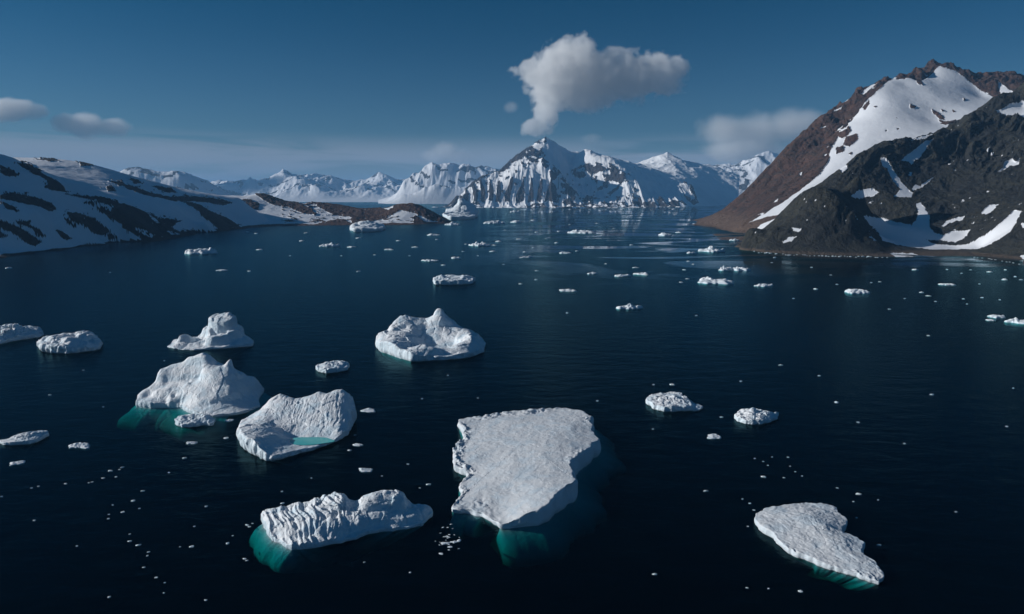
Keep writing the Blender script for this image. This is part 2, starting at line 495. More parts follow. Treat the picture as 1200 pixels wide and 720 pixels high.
# --- low headland running out from it
E_dark = [
 [(250,232),(275,235),(290,234),(304,239),(303,246),(290,246),(275,240),(255,238)],
 [(262,237),(275,239),(290,244),(290,237),(270,233)],
 [(296,226),(312,228),(330,235),(350,239),(365,245),(371,252),(355,250),(340,244),(320,240),(308,235)],
 [(363,236),(380,236),(395,239),(425,244),(440,243),(455,246),(470,237),(485,238),(502,246),(530,259),(528,262),(505,259),(485,250),(470,247),(462,251),(440,259),(430,260),(410,255),(390,252),(377,245)],
 [(372,262),(395,257),(405,258),(412,264),(380,266)],
 [(412,254),(440,250),(460,252),(432,262),(412,264)],
 [(486,253),(500,262),(484,262)],
]
def rock_spit(gx, gy, X, Y, Z):
    r = polys(gx, gy, E_dark, 1.3, seed=2)
    r = np.maximum(r * (ridged(X / 60, Y / 60, 2.0, 4) < 0.86), (ridged(X / 90, Y / 50, 5.0, 4, 0.6) > 0.74) & (gx > 330))
    sh = Z + 2.0 * fbm(X / 40, Y / 40, 0.5, 3)
    return np.maximum(r, sh < 4.0)
def disp_spit(X, Y, Z, r):
    return 6.0 * fbm(X / 110, Y / 110, 4.0, 4) + r * 6.0 * ridged(X / 40, Y / 45, 3.0, 5, 0.6)
ctrl = shore([(262,270),(285,268.5),(310,266),(330,265),(365,264.5),(400,264),(440,264),(480,263.6),(510,262),(529,260)], (0.965, 0.92), (-10, -25))
ctrl += dens([(240,229.5,2750),(262,229.5,2800),(287,230.5,2850),(303,227.5,2850),(312,229,2850),(328,235,2850),(357,240,2900),(366,237.5,2900),(390,239.5,2900),(425,246,2900),(440,245.5,2850),(455,243,2800),(472,239,2760),(485,240,2740),(500,247,2700),(515,254.5,2690),(527,259.5,2680)], 2)
ctrl += [(300,245,2640),(280,255,2500),(330,252,2600),(370,254,2620),(400,258,2600),(430,257,2640),(350,260,2500),(450,256,2640),(490,256,2640)]
ctrl += [(x, 200, 3500, -35.) for x in (230, 300, 370, 430, 480, 540)] + [(545,200,2700,-30.),(560,200,2900,-35.),(545,200,2450,-30.),(230,200,3100,40.)]
terrain('headland', ctrl, (238, 545), (2150, 3500), (480, 260), m_spit, 10.0, rock_spit,
        'low headland of brown rock and snow reaching into the bay', disp_spit)

# --- big brown mountain on the right
B_snow = [
 [(1046,90),(1031,103),(1012,120),(999,137),(986,153),(975,169),(971,184),(961,200),(953,207),(936,221),(916,236),(896,248.6),(878,258),(897,253.5),(917,251),(919,253),(892,262),(880,273),(901,267),(925,262),(960,250),(1010,210),(1060,195),(1140,165),(1182,130),(1172,113),(1150,105),(1138,93),(1120,79),(1100,74),(1094,82),(1086,88),(1075,94),(1066,89)],
 [(1003,112),(1012,104),(1022,98),(1028,97),(1016,106)], [(936,199),(941,196),(939,201)], [(905,235),(912,228),(910,233)],
 [(888,249),(896,247),(894,250)], [(1168,92),(1180,98),(1192,108),(1200,120),(1190,124),(1176,112)], [(978,126),(990,120),(986,125)], [(986,118),(996,110),(1000,110),(990,117)],
 [(960,148),(964,145),(972,143)],
]
B_rock = [
 [(1066,84),(1078,80),(1090,70),(1098,75),(1092,84),(1084,90),(1076,96),(1072,90)], [(1073,90),(1080,94),(1082,101),(1076,99)],
 [(1052,86),(1060,82),(1068,86),(1060,91),(1050,92)],
 [(1116,76),(1130,78),(1140,84),(1150,92),(1160,100),(1172,110),(1184,112),(1180,124),(1172,116),(1160,106),(1145,100),(1132,88),(1122,81)],
 [(982,152),(994,146),(998,152),(990,160),(980,158)], [(992,158),(1004,156),(1006,162),(996,170),(988,168)], [(980,170),(988,168),(990,175),(980,178)],
 [(994,178),(999,176),(998,181)], [(1010,124),(1018,116),(1020,120),(1014,127)],
 [(1066,123),(1073,126),(1072,129),(1066,127)], [(1092,128),(1100,132),(1108,140),(1102,140),(1094,133)], [(1102,127),(1108,131),(1104,131)],
 [(1100,140),(1112,142),(1121,141),(1119,146),(1108,146),(1102,144)], [(1116,128),(1120,131),(1117,132)], [(1128,116),(1132,117),(1130,119)],
 [(1050,137),(1057,139),(1052,139)], [(1036,152),(1040,152),(1038,154)], [(1050,150),(1054,150),(1052,153)], [(1024,125),(1028,125),(1026,127)],
]
def rock_brown(gx, gy, X, Y, Z):
    s = polys(gx, gy, B_snow, 1.3, seed=6)
    s *= 1 - polys(gx, gy, B_rock, 0.7, 0.3, seed=3)
    mott = (fbm(X / 45, Y / 45, Z / 30, 4) + 0.02 > 0.33) & (gx > 960) & (gy < 200)
    s = np.maximum(s, mott & (polys(gx + 6, gy + 3, B_snow[:1], 1.0) > 0))
    return 1 - s
def blur(a, k=6):
    for ax in (0, 1):
        a = sum(np.roll(a, i, ax) for i in range(-k, k + 1)) / (2 * k + 1)
    return a
def disp_brown(X, Y, Z, r):
    broad = sstep(blur(r), 0.55, 0.95)
    d = 16.0 * fbm(X / 420, Y / 420, 7.0, 3)
    d = d + r * broad * (7.0 * ridged(X / 90, Y / 90, Z / 160, 5, 0.55) * sstep(Z, 40, 220) + 2.0 * fbm(X / 20, Y / 20, 1.0, 3))
    ac = 0.5 * X - 0.86 * Y; al = 0.86 * X + 0.5 * Y
    d = d + r * 7.0 * (ridged(ac / 62 + 0.6 * fbm(X / 150, Y / 150, 1.0, 2), al / 420, 2.0, 5, 0.6) - 0.4) * 1.7 * sstep(Z, 25, 160)
    crag = sstep(Z, 170, 480) * r * broad
    d = d + crag * (26.0 * np.maximum(0, facets(X / 55, Y / 55, Z / 60, 1.0, 0.4)) + 12.0 * ridged(X / 40, Y / 40, Z / 40, 4, 0.6) - 6)
    soft = blur(blur(r, 14), 14)
    d = d - (9.0 * sstep(Z, 20, 140) + 5.0) * soft
    return d + (1 - r) * 1.0 * fbm(X / 60, Y / 60, 5.0, 3)
sil = [(820,263.5,2440),(835,254,2440),(850,241,2450),(880,213,2470),(905,188,2500),(925,167,2520),(945,151,2560),(965,131,2600),(985,119,2650),(1003,107.5,2680),(1020,99,2700),(1040,92.5,2720),(1058,87,2750),(1076,82,2800),(1090,72,2850),(1100,76.5,2850),(1120,78.5,2830),(1140,84,2800),(1160,82,2820),(1172,86,2840),(1190,100,2860),(1215,112,2880),(1260,135,2900)]
ctrl = shore([(822,265),(835,268),(850,270.5),(870,273.5),(888,277),(900,281)], (0.96, 0.9), (-14, -40))
ctrl += dens(sil, 3)
ctrl += dens([(1090,80,2780),(1094,95,2680),(1098,115,2550),(1090,140,2420)], 2)
ctrl += dens([(1150,110,2640),(1140,130,2450),(1130,155,2280)], 2)
ctrl += dens([(1060,98,2660),(1040,120,2520),(1020,150,2380),(1000,180,2230),(970,212,2080),(935,240,1920),(905,261,1820)], 2)
ctrl += dens([(1000,130,2560),(970,170,2360),(930,210,2200),(890,245,2040),(865,262,1980)], 2)
ctrl += dens([(985,140,2570),(940,190,2380),(900,225,2260),(860,255,2200)], 2)
ctrl += [(1040,200,2080),(1100,190,2080),(1180,170,2080),(1260,160,2100)]
ctrl += [(x - 14, 200, Yv + 170, float(at(x, y, Yv)[2]) * 0.72 - 8) for x, y, Yv in sil] + [(x - 40, 200, Yv + 40, float(at(x, y, Yv)[2]) * 0.45 - 25) for x, y, Yv in sil[:6]]
ctrl += [(x - 60, 200, Yv + 700, float(at(x, y, Yv)[2]) * 0.35 - 40) for x, y, Yv in sil[::2]] + [(790,200,2500,-40.),(780,200,2800,-60.),(800,200,2330,-30.),(800,200,3200,-60.)]
terrain('mountain', ctrl, (800, 1270), (1640, 3350), (620, 420), m_brown, 16.0, rock_brown,
        'high brown scree mountain with a wide snowfield and white gully', disp_brown)

# --- dark crag and knoll in front of it
D_snow = [
 [(1055,189),(1068,179),(1083,167),(1095,163),(1087,172),(1079,183),(1068,194),(1064,190)],
 [(1031,185),(1039,187),(1045,197),(1052,207),(1059,217),(1069,226),(1069,231),(1048,231),(1055,222),(1047,214),(1042,203),(1033,195)],
 [(1068,222),(1073,216),(1079,218),(1084,214),(1096,207),(1092,211),(1080,220),(1070,225)],
 [(997,230),(1003,225),(1013,222),(1024,222),(1031,226),(1024,230),(1005,233)], [(1016,239),(1024,236),(1021,239)], [(1065,202),(1069,202),(1068,207),(1065,207)],
 [(1008,252),(1030,255),(1050,260),(1068,264),(1074,258),(1076,250),(1073,239),(1079,238),(1086,247),(1090,256),(1089,266),(1096,273),(1105,276),(1115,272),(1130,271),(1138,269),(1133,277),(1120,284),(1100,282),(1085,281),(1095,286),(1120,288),(1135,286),(1155,275),(1175,260),(1188,247),(1198,248),(1190,262),(1184,272),(1160,287),(1145,292),(1100,293),(1088,292),(1060,289),(1035,283),(1026,268),(1016,260)],
 [(1104,265),(1110,258),(1130,254),(1127,259),(1112,262),(1106,267)], [(1149,250),(1158,241),(1171,239),(1163,248),(1155,253)],
 [(1168,203),(1175,198),(1177,191),(1185,187),(1190,191),(1197,186),(1192,196),(1183,197),(1172,204)],
 [(1166,132),(1185,123),(1200,118),(1240,112),(1260,140),(1220,138),(1180,136)],
 [(1042,296.5),(1070,297),(1079,300.5),(1050,301.5)], [(928,267),(940,268),(937,272),(930,271)], [(917,284),(925,278),(934,277),(928,282),(919,285)],
 [(1066,165),(1080,160),(1095,157),(1085,163)], [(1195,300),(1210,297),(1215,306),(1200,305)], [(1196,262),(1210,258),(1212,268),(1199,268)],
 [(1020,276),(1028,283),(1024,282)], [(1117,200),(1120,198),(1119,202)], [(1138,262),(1142,261),(1140,263)], [(1132,189),(1136,187),(1133,190)], [(1156,176),(1160,172),(1158,178)],
 [(983,199),(990,193),(994,197),(987,203)],
]
def rock_dark(gx, gy, X, Y, Z):
    s = polys(gx, gy, D_snow, 1.1, 0.2, seed=9)
    s = np.maximum(s, (fbm(X / 13, Y / 13, Z / 9, 3) > 0.46) & (fbm(X / 90, Y / 90, 4.0, 2) > 0.08) & (Z > 25))
    return 1 - s
def disp_dark(X, Y, Z, r):
    k = sstep(Z, 2, 40)
    steep = sstep(Z, 110, 220)
    ac = 0.62 * X - 0.78 * Y; al = 0.78 * X + 0.62 * Y
    gul = ridged(ac / 46 + 0.8 * fbm(X / 120, Y / 120, 1.0, 2), al / 260, 2.0, 5, 0.6) - 0.45
    d = r * k * (5.0 * ridged(X / 48, Y / 60, Z / 60, 5, 0.55) + (5.0 + 13.0 * steep) * gul + 7.0 * steep * np.maximum(0, facets(X / 36, Y / 36, Z / 40, 2.0, 0.5)) - 2)
    return d + r * 1.6 * fbm(X / 11, Y / 11, 1.0, 3) * k + (1 - r) * 0.8 * fbm(X / 40, Y / 40, 5.0, 2)
shp = [(864,290),(872,292),(885,294.5),(905,296.5),(930,298),(960,299),(1000,300),(1036,301),(1070,301.5),(1100,300.5),(1130,300.5),(1160,303),(1200,310),(1260,322)]
crest = [(945,224,1560),(962,216,1560),(972,209,1570),(984,199,1590),(996,192,1610),(1010,182,1640),(1024,176,1660),(1040,170,1700),(1068,162,1760),(1100,155,1800),(1122,151,1820),(1130,137,1840),(1150,131,1860),(1165,120,1880),(1190,104,1920),(1215,88,1950),(1260,60,2000)]
ctrl = shore(shp, (0.96, 0.9), (-12, -32))
ctrl += dens(crest, 3)
ctrl += dens([(868,288,1325),(880,280,1330),(900,269,1340),(915,262,1345),(926,250,1350),(934,232,1360),(942,225,1360),(956,221.5,1350),(970,222,1340),(983,228,1330),(1000,242,1320),(1012,256,1300),(1022,268,1280),(1032,284,1250),(1038,296,1210)], 2)
ctrl += dens([(900,288,1260),(930,278,1260),(960,262,1270),(990,268,1260),(1015,285,1230)], 2)
ctrl += dens([(925,262,1450,),(950,240,1450),(980,245,1430),(1010,262,1400)], 1)
ctrl += dens([(1045,297,1215),(1080,297,1210),(1130,296,1205),(1170,299,1150),(1200,304,1100)], 2)
ctrl += dens([(1020,275,1340),(1050,284,1290),(1080,288,1280),(1120,290,1265),(1150,288,1240)], 2)
ctrl += dens([(1010,255,1400),(1040,262,1370),(1070,268,1350),(1100,275,1320),(1130,275,1300),(1160,270,1250)], 2)
ctrl += dens([(985,215,1530),(1010,228,1500),(1045,238,1460),(1080,245,1430),(1120,250,1400),(1160,245,1360)], 2)
ctrl += dens([(1010,200,1570),(1040,210,1560),(1080,215,1560),(1110,215,1560),(1150,215,1500),(1200,225,1400)], 2)
ctrl += dens([(1050,185,1660),(1080,185,1680),(1105,180,1720),(1130,175,1740),(1160,165,1760),(1200,150,1780)], 2)
ctrl += dens([(1130,145,1810),(1160,140,1830),(1200,125,1860)], 1)
ctrl += dens([(1180,275,1180),(1200,262,1190),(1240,240,1200)], 1)
ctrl += [(x - 30, 200, Yv + 320, float(at(x, y, Yv)[2]) * 0.45 - 30) for x, y, Yv in crest[::2]] + [(840,200,1300,-30.),(850,200,1500,-30.),(890,200,1650,-30.),(850,200,1800,-40.),(905,200,1500,-8.),(920,200,1750,-20.)]
terrain('crag', ctrl, (845, 1270), (960, 2250), (640, 470), m_dark, 9.0, rock_dark,
        'dark rocky crag and rounded knoll with snow patches on the right shore', disp_dark)

# --- central snowy peaks
C_rock = [
 [(505,248),(520,232),(538,218),(555,206),(572,199),(588,192),(594,186),(598,180),(610,171),(622,163),(634,157),(641,163),(637,172),(634,178),(640,184),(632,188),(622,191),(610,195),(597,199),(580,206),(562,214),(550,224),(545,233),(532,243)],
 [(632,186),(640,187),(650,197),(660,211),(670,221),(680,232),(684,244),(650,244),(642,232),(648,220),(644,205),(636,196)],
 [(668,202),(680,196),(690,194),(700,192),(712,193),(722,197),(728,204),(734,207),(732,214),(724,222),(716,229),(708,222),(700,224),(697,213),(688,208),(680,213),(672,207)],
 [(744,218),(750,228),(754,243),(742,242),(740,232)], [(680,231),(706,233),(702,244),(678,244)], [(796,220),(803,215),(812,221),(819,236),(812,241),(802,230)],
 [(617,240),(630,237),(642,241),(640,246),(618,246)], [(546,238),(560,236),(566,241),(552,243)], [(722,232),(730,230),(734,243),(722,244)], [(688,238),(700,236),(740,240),(740,245),(686,245)],
 [(752,238),(775,232),(800,236),(812,242),(760,246)],
]
def rock_centre(gx, gy, X, Y, Z):
    r = polys(gx, gy, C_rock, 1.4, 0.16, seed=1)
    n = fbm(X / 110, Y / 200, Z / 90, 4)
    r = r * (n > -0.06)
    fl = np.cos(gx * 2 * math.pi / 11.5 + 5.5 * gn(gx / 30, gy / 34, 2.2))
    thr = 0.95 - sstep(gy, 210, 231) * 1.15
    low = (gy < 236 + 2.5 * gn(gx / 6, 0.5, 1.5)) & (gx > 545) & (gx < 655)
    r = np.maximum(r, (fl + 0.5 * n > thr) & (gy > 211) & low & (Y < 7700))
    sp_ = (fbm(X / 60, Y / 90, Z / 60, 3) > 0.38) & (gx < 745) & (gy > 196) & (Y < 8200)
    return np.maximum(r, sp_)
def disp_centre(X, Y, Z, r):
    fl = ridged(X / 105, Y / 900, Z / 700, 3, 0.5)
    d = 30 * fl * sstep(Y, 8300, 7200) + 46 * ridged(X / 420, Y / 420, 1.0, 4) * sstep(Z, 30, 300) - 22
    return d + r * 26 * ridged(X / 70, Y / 80, Z / 80, 4, 0.6) * sstep(Z, 10, 120)
ctrl = shore([(500,243.2),(517,243.4),(560,243.8),(600,244),(640,244.2),(680,244.2),(720,244),(760,243.6),(800,243),(818,242)], (0.97, 0.93), (-40, -80))
ctrl += dens([(524,240,6950),(545,226,7150),(562,213,7400),(580,205,7600),(597,197,7850),(601,189,8000),(615,179,8050),(628,171,8100),(643,161.5,8150),(655,170,8250),(673,181,8350),(672,192,8100)], 3)
ctrl += dens([(560,214,7350),(590,203,7400),(610,194,7400),(622,189,7420),(633,187.5,7420),(645,196,7380),(658,209,7300),(668,221,7200),(678,233,7080)], 3)
ctrl += dens([(570,232,6960),(600,233,6960),(630,232,6980),(655,234,6980)], 2)
ctrl += dens([(600,215,7150),(620,212,7180),(640,214,7160)], 2)
ctrl += dens([(673,184,8300),(686,175.5,8200),(696,179,8250),(708,184,8350),(722,187,8500),(740,191,8700),(765,196,9000)], 3)
ctrl += dens([(686,177,8150),(700,186,7950),(715,191,7850),(728,201,7700),(738,210,7520),(745,220,7350),(750,232,7200),(753,241,7050)], 3)
ctrl += dens([(672,200,7950),(690,203,7850),(700,215,7650),(712,226,7450),(724,234,7200)], 2)
ctrl += dens([(665,213,7700),(675,224,7450),(690,232,7200)], 2)
ctrl += dens([(760,205,8200),(775,215,7900),(790,228,7500),(800,238,7200)], 2)
ctrl += [(760,225,7500),(775,234,7250),(780,205,8400),(800,216,7900),(810,228,7600),(806,217,7850)]
ctrl += dens([(755,197,9100),(765,190,9400),(772,183,9500),(783,179.5,9500),(792,184,9500),(802,189,9500),(815,192,9600),(832,194,9800)], 2)
ctrl += dens([(770,199,8900),(790,200,8900),(810,205,8900),(820,218,8500),(826,232,8000)], 2)
ctrl += [(x, 200, 10600, z) for x, z in ((480, -60.), (540, 60.), (600, 200.), (660, 250.), (720, 250.), (790, 260.), (850, 200.))]
ctrl += [(480,200,7000,-90.),(490,200,7800,-80.),(500,200,8500,-60.),(505,200,7000,-90.),(510,200,7300,-80.),(522,200,7600,-60.),(538,200,8000,-20.),(560,200,8400,60.),(530,200,8600,-20.),(545,200,9200,0.),(835,200,7000,-80.),(840,200,7600,-60.),(850,200,8400,-20.)]
terrain('mountain_peaks', ctrl, (485, 862), (6300, 10700), (760, 330), m_centre, 45.0, rock_centre,
        'sharp snowy peaks with fluted rock faces rising from the middle of the bay', disp_centre)

# --- far ranges
def rock_far(gx, gy, X, Y, Z):
    n = ridged(X / 500, Y / 500, Z / 250, 4)
    return (n > 0.70).astype(float) * sstep(Z, 80, 300)
def mk_disp_far(a, s):
    def f(X, Y, Z, r):
        return a * (ridged(X / s, Y / (s * 1.4), 1.0, 5, 0.55) - 0.45) * sstep(Z, 20, 300)
    return f
def ridge_block(line, Ys, base_y, extra=()):
    """a range from its skyline: shore in front, skyline, fall behind"""
    c = []
    for x, y in dens(line, 3):
        c.append((x, y, Ys))
        z = float(at(x, y, Ys)[2])
        c.append((x, 200, Ys * 0.93, z * 0.42)); c.append((x, 200, Ys * 1.12, z * 0.3))
    x0, x1 = line[0][0], line[-1][0]
    for x in np.linspace(x0 - 10, x1 + 10, 14):
        Yb = float(sea(x, base_y)[1])
        c += [(x, 200, Yb, 0.0), (x, 200, Yb * 0.95, -60.)]
    return c + list(extra)
ctrl = ridge_block([(120,214),(142,204),(152,201),(160,200),(170,200.5),(180,202),(192,202.5),(203,204),(214,207),(222,211),(232,216),(242,223),(250,229),(262,236)], 9500, 240)
terrain('mountain_range', ctrl, (100, 285), (7000, 11500), (330, 150), m_far, 60.0, rock_far,
        'steep shaded snow ridge behind the left hill', mk_disp_far(120, 900))
ctrl = ridge_block([(215,222),(238,214),(252,209),(262,206),(272,211),(286,217),(300,214),(313,211),(325,208),(334,203),(345,206),(356,207),(368,206),(380,205),(392,208),(404,213),(420,214),(432,213),(444,210),(456,211),(468,214),(482,216),(500,214)], 15500, 237.0)
terrain('mountain_range', ctrl, (205, 520), (11500, 18800), (560, 200), m_far, 110.0, rock_far,
        'hazy blue snow mountains along the horizon left of the central peaks', mk_disp_far(330, 1500))
ctrl = ridge_block([(452,238),(462,231),(474,217),(486,210),(497,203),(510,194),(518,196),(528,199),(540,202),(552,201),(562,204),(580,206),(600,208)], 11000, 238.8)
terrain('mountain_range', ctrl, (445, 612), (9500, 13200), (330, 150), m_far, 60.0, rock_far,
        'pointed snowy peak with glacier slopes left of the central peaks', mk_disp_far(190, 800))
ctrl = ridge_block([(790,206),(812,200),(832,193),(842,190),(850,187.5),(858,189),(868,188),(878,187),(890,184),(900,182),(915,181),(940,184),(970,190)], 12500, 238.6)
ctrl += dens([(815,214,11500),(830,208,11400),(850,206,11400),(870,212,11200),(885,218,11000)], 2)
terrain('mountain_range', ctrl, (785, 985), (10000, 14800), (330, 170), m_far, 70.0, rock_far,
        'broad glacier plateau behind the brown mountain', mk_disp_far(170, 1100))

# ------------------------------------------------------------------ icebergs
def poly_resample(pts, n):
    p = np.array(pts + [pts[0]], float)
    d = np.r_[0, np.cumsum(np.hypot(*(p[1:, :2] - p[:-1, :2]).T))]
    s = np.linspace(0, d[-1], n, endpoint=False)
    return np.stack([np.interp(s, d, p[:, k]) for k in range(p.shape[1])], 1)

def berg(name, rim, inner, label, cat='iceberg', nA=260, nR=70, mat=None, rough=1.0, flute=0.0, foot=2.0, feet=(), ribs=None,
         jag=0.018, group=None, seed=0.0, depth=16.0, c=0.05, lump=1.0, lines=(), rubble=0.0, facet=0.6, terr=None):
    """rim: waterline points (px, py, height in px), clockwise; inner: crown points, same form"""
    W = []
    for x, yb, h in rim:
        X, Y, t = sea(x, yb); W.append((float(X), float(Y), float(at(x, yb - h, Y)[2])))
    I = []
    for x, yb, h in inner:
        X, Y, t = sea(x, yb); I.append((float(X), float(Y), float(at(x, yb - h, Y)[2])))
    for ln in lines:
        for x, yb, h in dens(ln, 3):
            X, Y, t = sea(x, yb); I.append((float(X), float(Y), float(at(x, yb - h, Y)[2])))
    A = np.array(W)
    O = A[:, :2].mean(0)
    S = max(np.ptp(A[:, 0]), np.ptp(A[:, 1]))
    rimp = poly_resample(W, nA)
    # jagged outline
    ctr = rimp[:, :2].mean(0)
    tx = np.roll(rimp[:, :2], -1, 0) - np.roll(rimp[:, :2], 1, 0)
    tx /= np.linalg.norm(tx, axis=1)[:, None] + 1e-9
    nrm = np.stack([tx[:, 1], -tx[:, 0]], 1)
    if (nrm * (rimp[:, :2] - ctr)).sum() < 0:
        nrm = -nrm
    k = 7.0 / S
    j = fbm(rimp[:, 0] * k, rimp[:, 1] * k, 3.1 + seed, 4, 0.6) * S * jag * 1.6
    rimp[:, :2] += nrm * j[:, None]
    f = rbf([p[0] for p in W + I], [p[1] for p in W + I], [p[2] for p in W + I], c * S)
    rr = np.linspace(0, 1, nR) ** 0.85
    XY = ctr + (rimp[None, :, :2] - ctr) * rr[:, None, None]
    top = f(XY[..., 0], XY[..., 1])
    top = np.maximum(top, 0.35 + 0.0 * top)
    x, y = XY[..., 0], XY[..., 1]
    q = 1.0 / S
    if terr:
        h0 = terr[0] * S
        u = top / h0 + 0.55 * fbm(x * 4 * q, y * 4 * q, seed + 21, 3)
        fu = np.floor(u); fr_ = u - fu
        st = fu + sstep(fr_, 0.58, 0.92) + 0.22 * (fr_ - sstep(fr_, 0.58, 0.92))
        top = top + terr[1] * h0 * (st - u)
        top = np.maximum(top, 0.35)
    am = rough * S
    hh = np.clip(top / (0.12 * S + 1e-6), 0.25, 1.0)
    top = top + hh * am * lump * (0.020 * fbm(x * 5 * q, y * 5 * q, seed, 3) + 0.006 * fbm(x * 18 * q, y * 18 * q, seed + 3, 4, 0.6))
    if facet:
        top = top + facet * S * hh * (0.030 * facets(x * 6.5 * q, y * 6.5 * q, seed + 0 * x, seed, 0.35) + 0.005 * facets(x * 17 * q, y * 17 * q, seed + 0 * x, seed + 1, 0.4))
    if rubble:
        edge = sstep(rr[:, None] + 0.10 * fbm(x * 9 * q, y * 9 * q, seed + 11, 3), 0.82, 0.97) * sstep(fbm(x * 5 * q, y * 5 * q, seed + 12, 2), -0.25, 0.25) * (0.35 + 0.65 * sstep(-(nrm[:, 0] * 0.8 - nrm[:, 1] * 0.1), -0.2, 0.5))[None, :]
        top = top + edge * rubble * S * 0.02 * (ridged(x * 26 * q, y * 26 * q, seed + 5, 3, 0.6) - 0.3)
    if ribs:
        ang, wl, amp = ribs[:3]
        ca, sa = math.cos(R(ang)), math.sin(R(ang))
        u = x * ca + y * sa; v = -x * sa + y * ca
        bend = 1.2 * fbm(v / (wl * 5), u / (wl * 5), seed, 2)
        rb = ridged(u / wl + bend, v / (wl * 7), seed, 3, 0.5)
        msk = np.ones_like(u) if len(ribs) < 4 else ribs[3](*proj(x, y, top))
        top = top + amp * rb * msk
    # wall rings
    levels = [(0.97, 0.25), (0.86, 0.5), (0.7, 0.7), (0.54, 0.8), (0.4, 0.85), (0.26, 0.8), (0.12, 0.6), (0.03, 0.2)]
    zr = top[-1]
    rings = [np.stack([x, y, top], -1)]
    th = np.arctan2(nrm[:, 1], nrm[:, 0])
    ft = np.full(nA, foot, float)
    for a_deg, amt, pw in feet:
        ft += amt * np.maximum(0, np.cos(th - R(a_deg))) ** pw
    ft *= 1 + 0.20 * fbm(rimp[:, 0] * k * 0.5, rimp[:, 1] * k * 0.5, seed + 9, 3)
    wall = []
    hsc = np.minimum(zr, 0.10 * S)
    for fz, fo in levels:
        z = zr * fz
        fl = gn(rimp[:, 0] * 22 * q, rimp[:, 1] * 22 * q, fz * 1.2 + seed) * flute * S * 0.02 if flute else 0
        off = hsc * 0.10 * fo + hsc * 0.22 * fbm(rimp[:, 0] * 9 * q, rimp[:, 1] * 9 * q, z * 9 * q + seed, 3) + fl
        wall.append(np.concatenate([rimp[:, :2] + nrm * off[:, None], z[:, None]], 1))
    for z, fo in ((-0.3, 0.03), (-0.8, 0.16), (-1.5, 0.33), (-2.4, 0.52), (-3.5, 0.70), (-4.8, 0.86), (-6.3, 0.97), (-8.0, 1.0), (-10.0, 0.95), (-13.0, 0.7), (-depth, 0.4)):
        zz = z * min(1.0, S / 22.0)
        wob = 1 + 0.10 * gn(rimp[:, 0] * 8 * q, rimp[:, 1] * 8 * q, z * 0.3 + seed)
        fw = sstep(ft - foot, 0.4, 3.5)
        ks = 0.35 + 0.65 * np.clip((ft - foot) / 9.0, 0, 1) * fw + 0.65 * (1 - fw)
        out_ = (ft * fo * wob - 0.30 * np.maximum(0.0, -zz * ks - 7.0 * ks) ** 2 / ks) * fw
        rad = np.linalg.norm(rimp[:, :2] - ctr, axis=1)
        kin = np.minimum(0.97, (1 - fw) * 2.1 * -zz / rad)
        out_ = np.maximum(out_, -0.7 * rad)
        base = ctr + (rimp[:, :2] - ctr) * (1 - kin)[:, None]
        wall.append(np.concatenate([base + nrm * out_[:, None], np.maximum(zz * ks, -(0.5 * rad * (1 - fw) + 22 * fw))[:, None]], 1))
    V = np.concatenate([rings[0].reshape(-1, 3), np.concatenate(wall, 0)], 0)
    nrow = nR + len(wall)
    idx = np.arange(nrow * nA).reshape(nrow, nA)
    nx_ = np.roll(idx, -1, 1)
    fc = np.stack([idx[:-1], idx[1:], nx_[1:], nx_[:-1]], -1).reshape(-1, 4)
    # drop the degenerate centre: first ring collapses to one point
    V[:nA] = V[:nA].mean(0)
    tri_c = len(V); V = np.vstack([V, [[ctr[0], ctr[1], V[-1, 2]]]])
    last = idx[-1]
    capq = np.stack([last, np.full(nA, tri_c), np.full(nA, tri_c), np.roll(last, -1)], -1)
    V[:, 0] -= O[0]; V[:, 1] -= O[1]
    me = bpy.data.meshes.new(name)
    polys_ = fc[nA:]
    t0 = np.stack([idx[0][:1].repeat(nA), idx[1], nx_[1]], -1)
    t1 = np.stack([last, np.full(nA, tri_c), np.roll(last, -1)], -1)
    loops = np.concatenate([polys_.ravel(), t0.ravel(), t1.ravel()]).astype(np.int32)
    cnt = np.concatenate([np.full(len(polys_), 4), np.full(2 * nA, 3)])
    me.vertices.add(len(V)); me.vertices.foreach_set('co', V.astype(np.float32).ravel())
    me.loops.add(len(loops)); me.loops.foreach_set('vertex_index', loops)
    me.polygons.add(len(cnt)); me.polygons.foreach_set('loop_start', np.r_[0, np.cumsum(cnt)[:-1]].astype(np.int32))
    me.update(calc_edges=True)
    # displacement along the normal, above water
    nv = np.empty(len(V) * 3, np.float32); me.vertex_normals.foreach_get('vector', nv); nv = nv.reshape(-1, 3)
    if (nv[nA * 3:nA * 5, 2].mean()) < 0:
        me.flip_normals(); nv = -nv
    wv = V + np.array([O[0], O[1], 0])
    kk = 1.0 / S
    ab = sstep(wv[:, 2], 0.0, 0.02 * S) * 0.9 + 0.1
    d = rough * S * (0.005 * ridged(wv[:, 0] * 11 * kk, wv[:, 1] * 11 * kk, wv[:, 2] * 18 * kk + seed, 3, 0.5)
                     + 0.0035 * fbm(wv[:, 0] * 45 * kk, wv[:, 1] * 45 * kk, wv[:, 2] * 45 * kk + seed, 3, 0.6))
    d = d + facet * S * (0.012 * facets(wv[:, 0] * 9 * kk, wv[:, 1] * 9 * kk, wv[:, 2] * 9 * kk, seed + 2, 0.5) + 0.003 * facets(wv[:, 0] * 24 * kk, wv[:, 1] * 24 * kk, wv[:, 2] * 24 * kk, seed + 4, 0.5)) * sstep(wv[:, 2], 0.0, 0.03 * S)
    if flute:
        steep = 1 - np.clip(np.abs(nv[:, 2]) * 1.6, 0, 1)
        d = d + flute * S * 0.010 * steep * ridged(wv[:, 0] * 30 * kk, wv[:, 1] * 30 * kk, wv[:, 2] * 4 * kk, 3)
    V2 = V + nv * (d * ab)[:, None]
    me.vertices.foreach_set('co', V2.astype(np.float32).ravel())
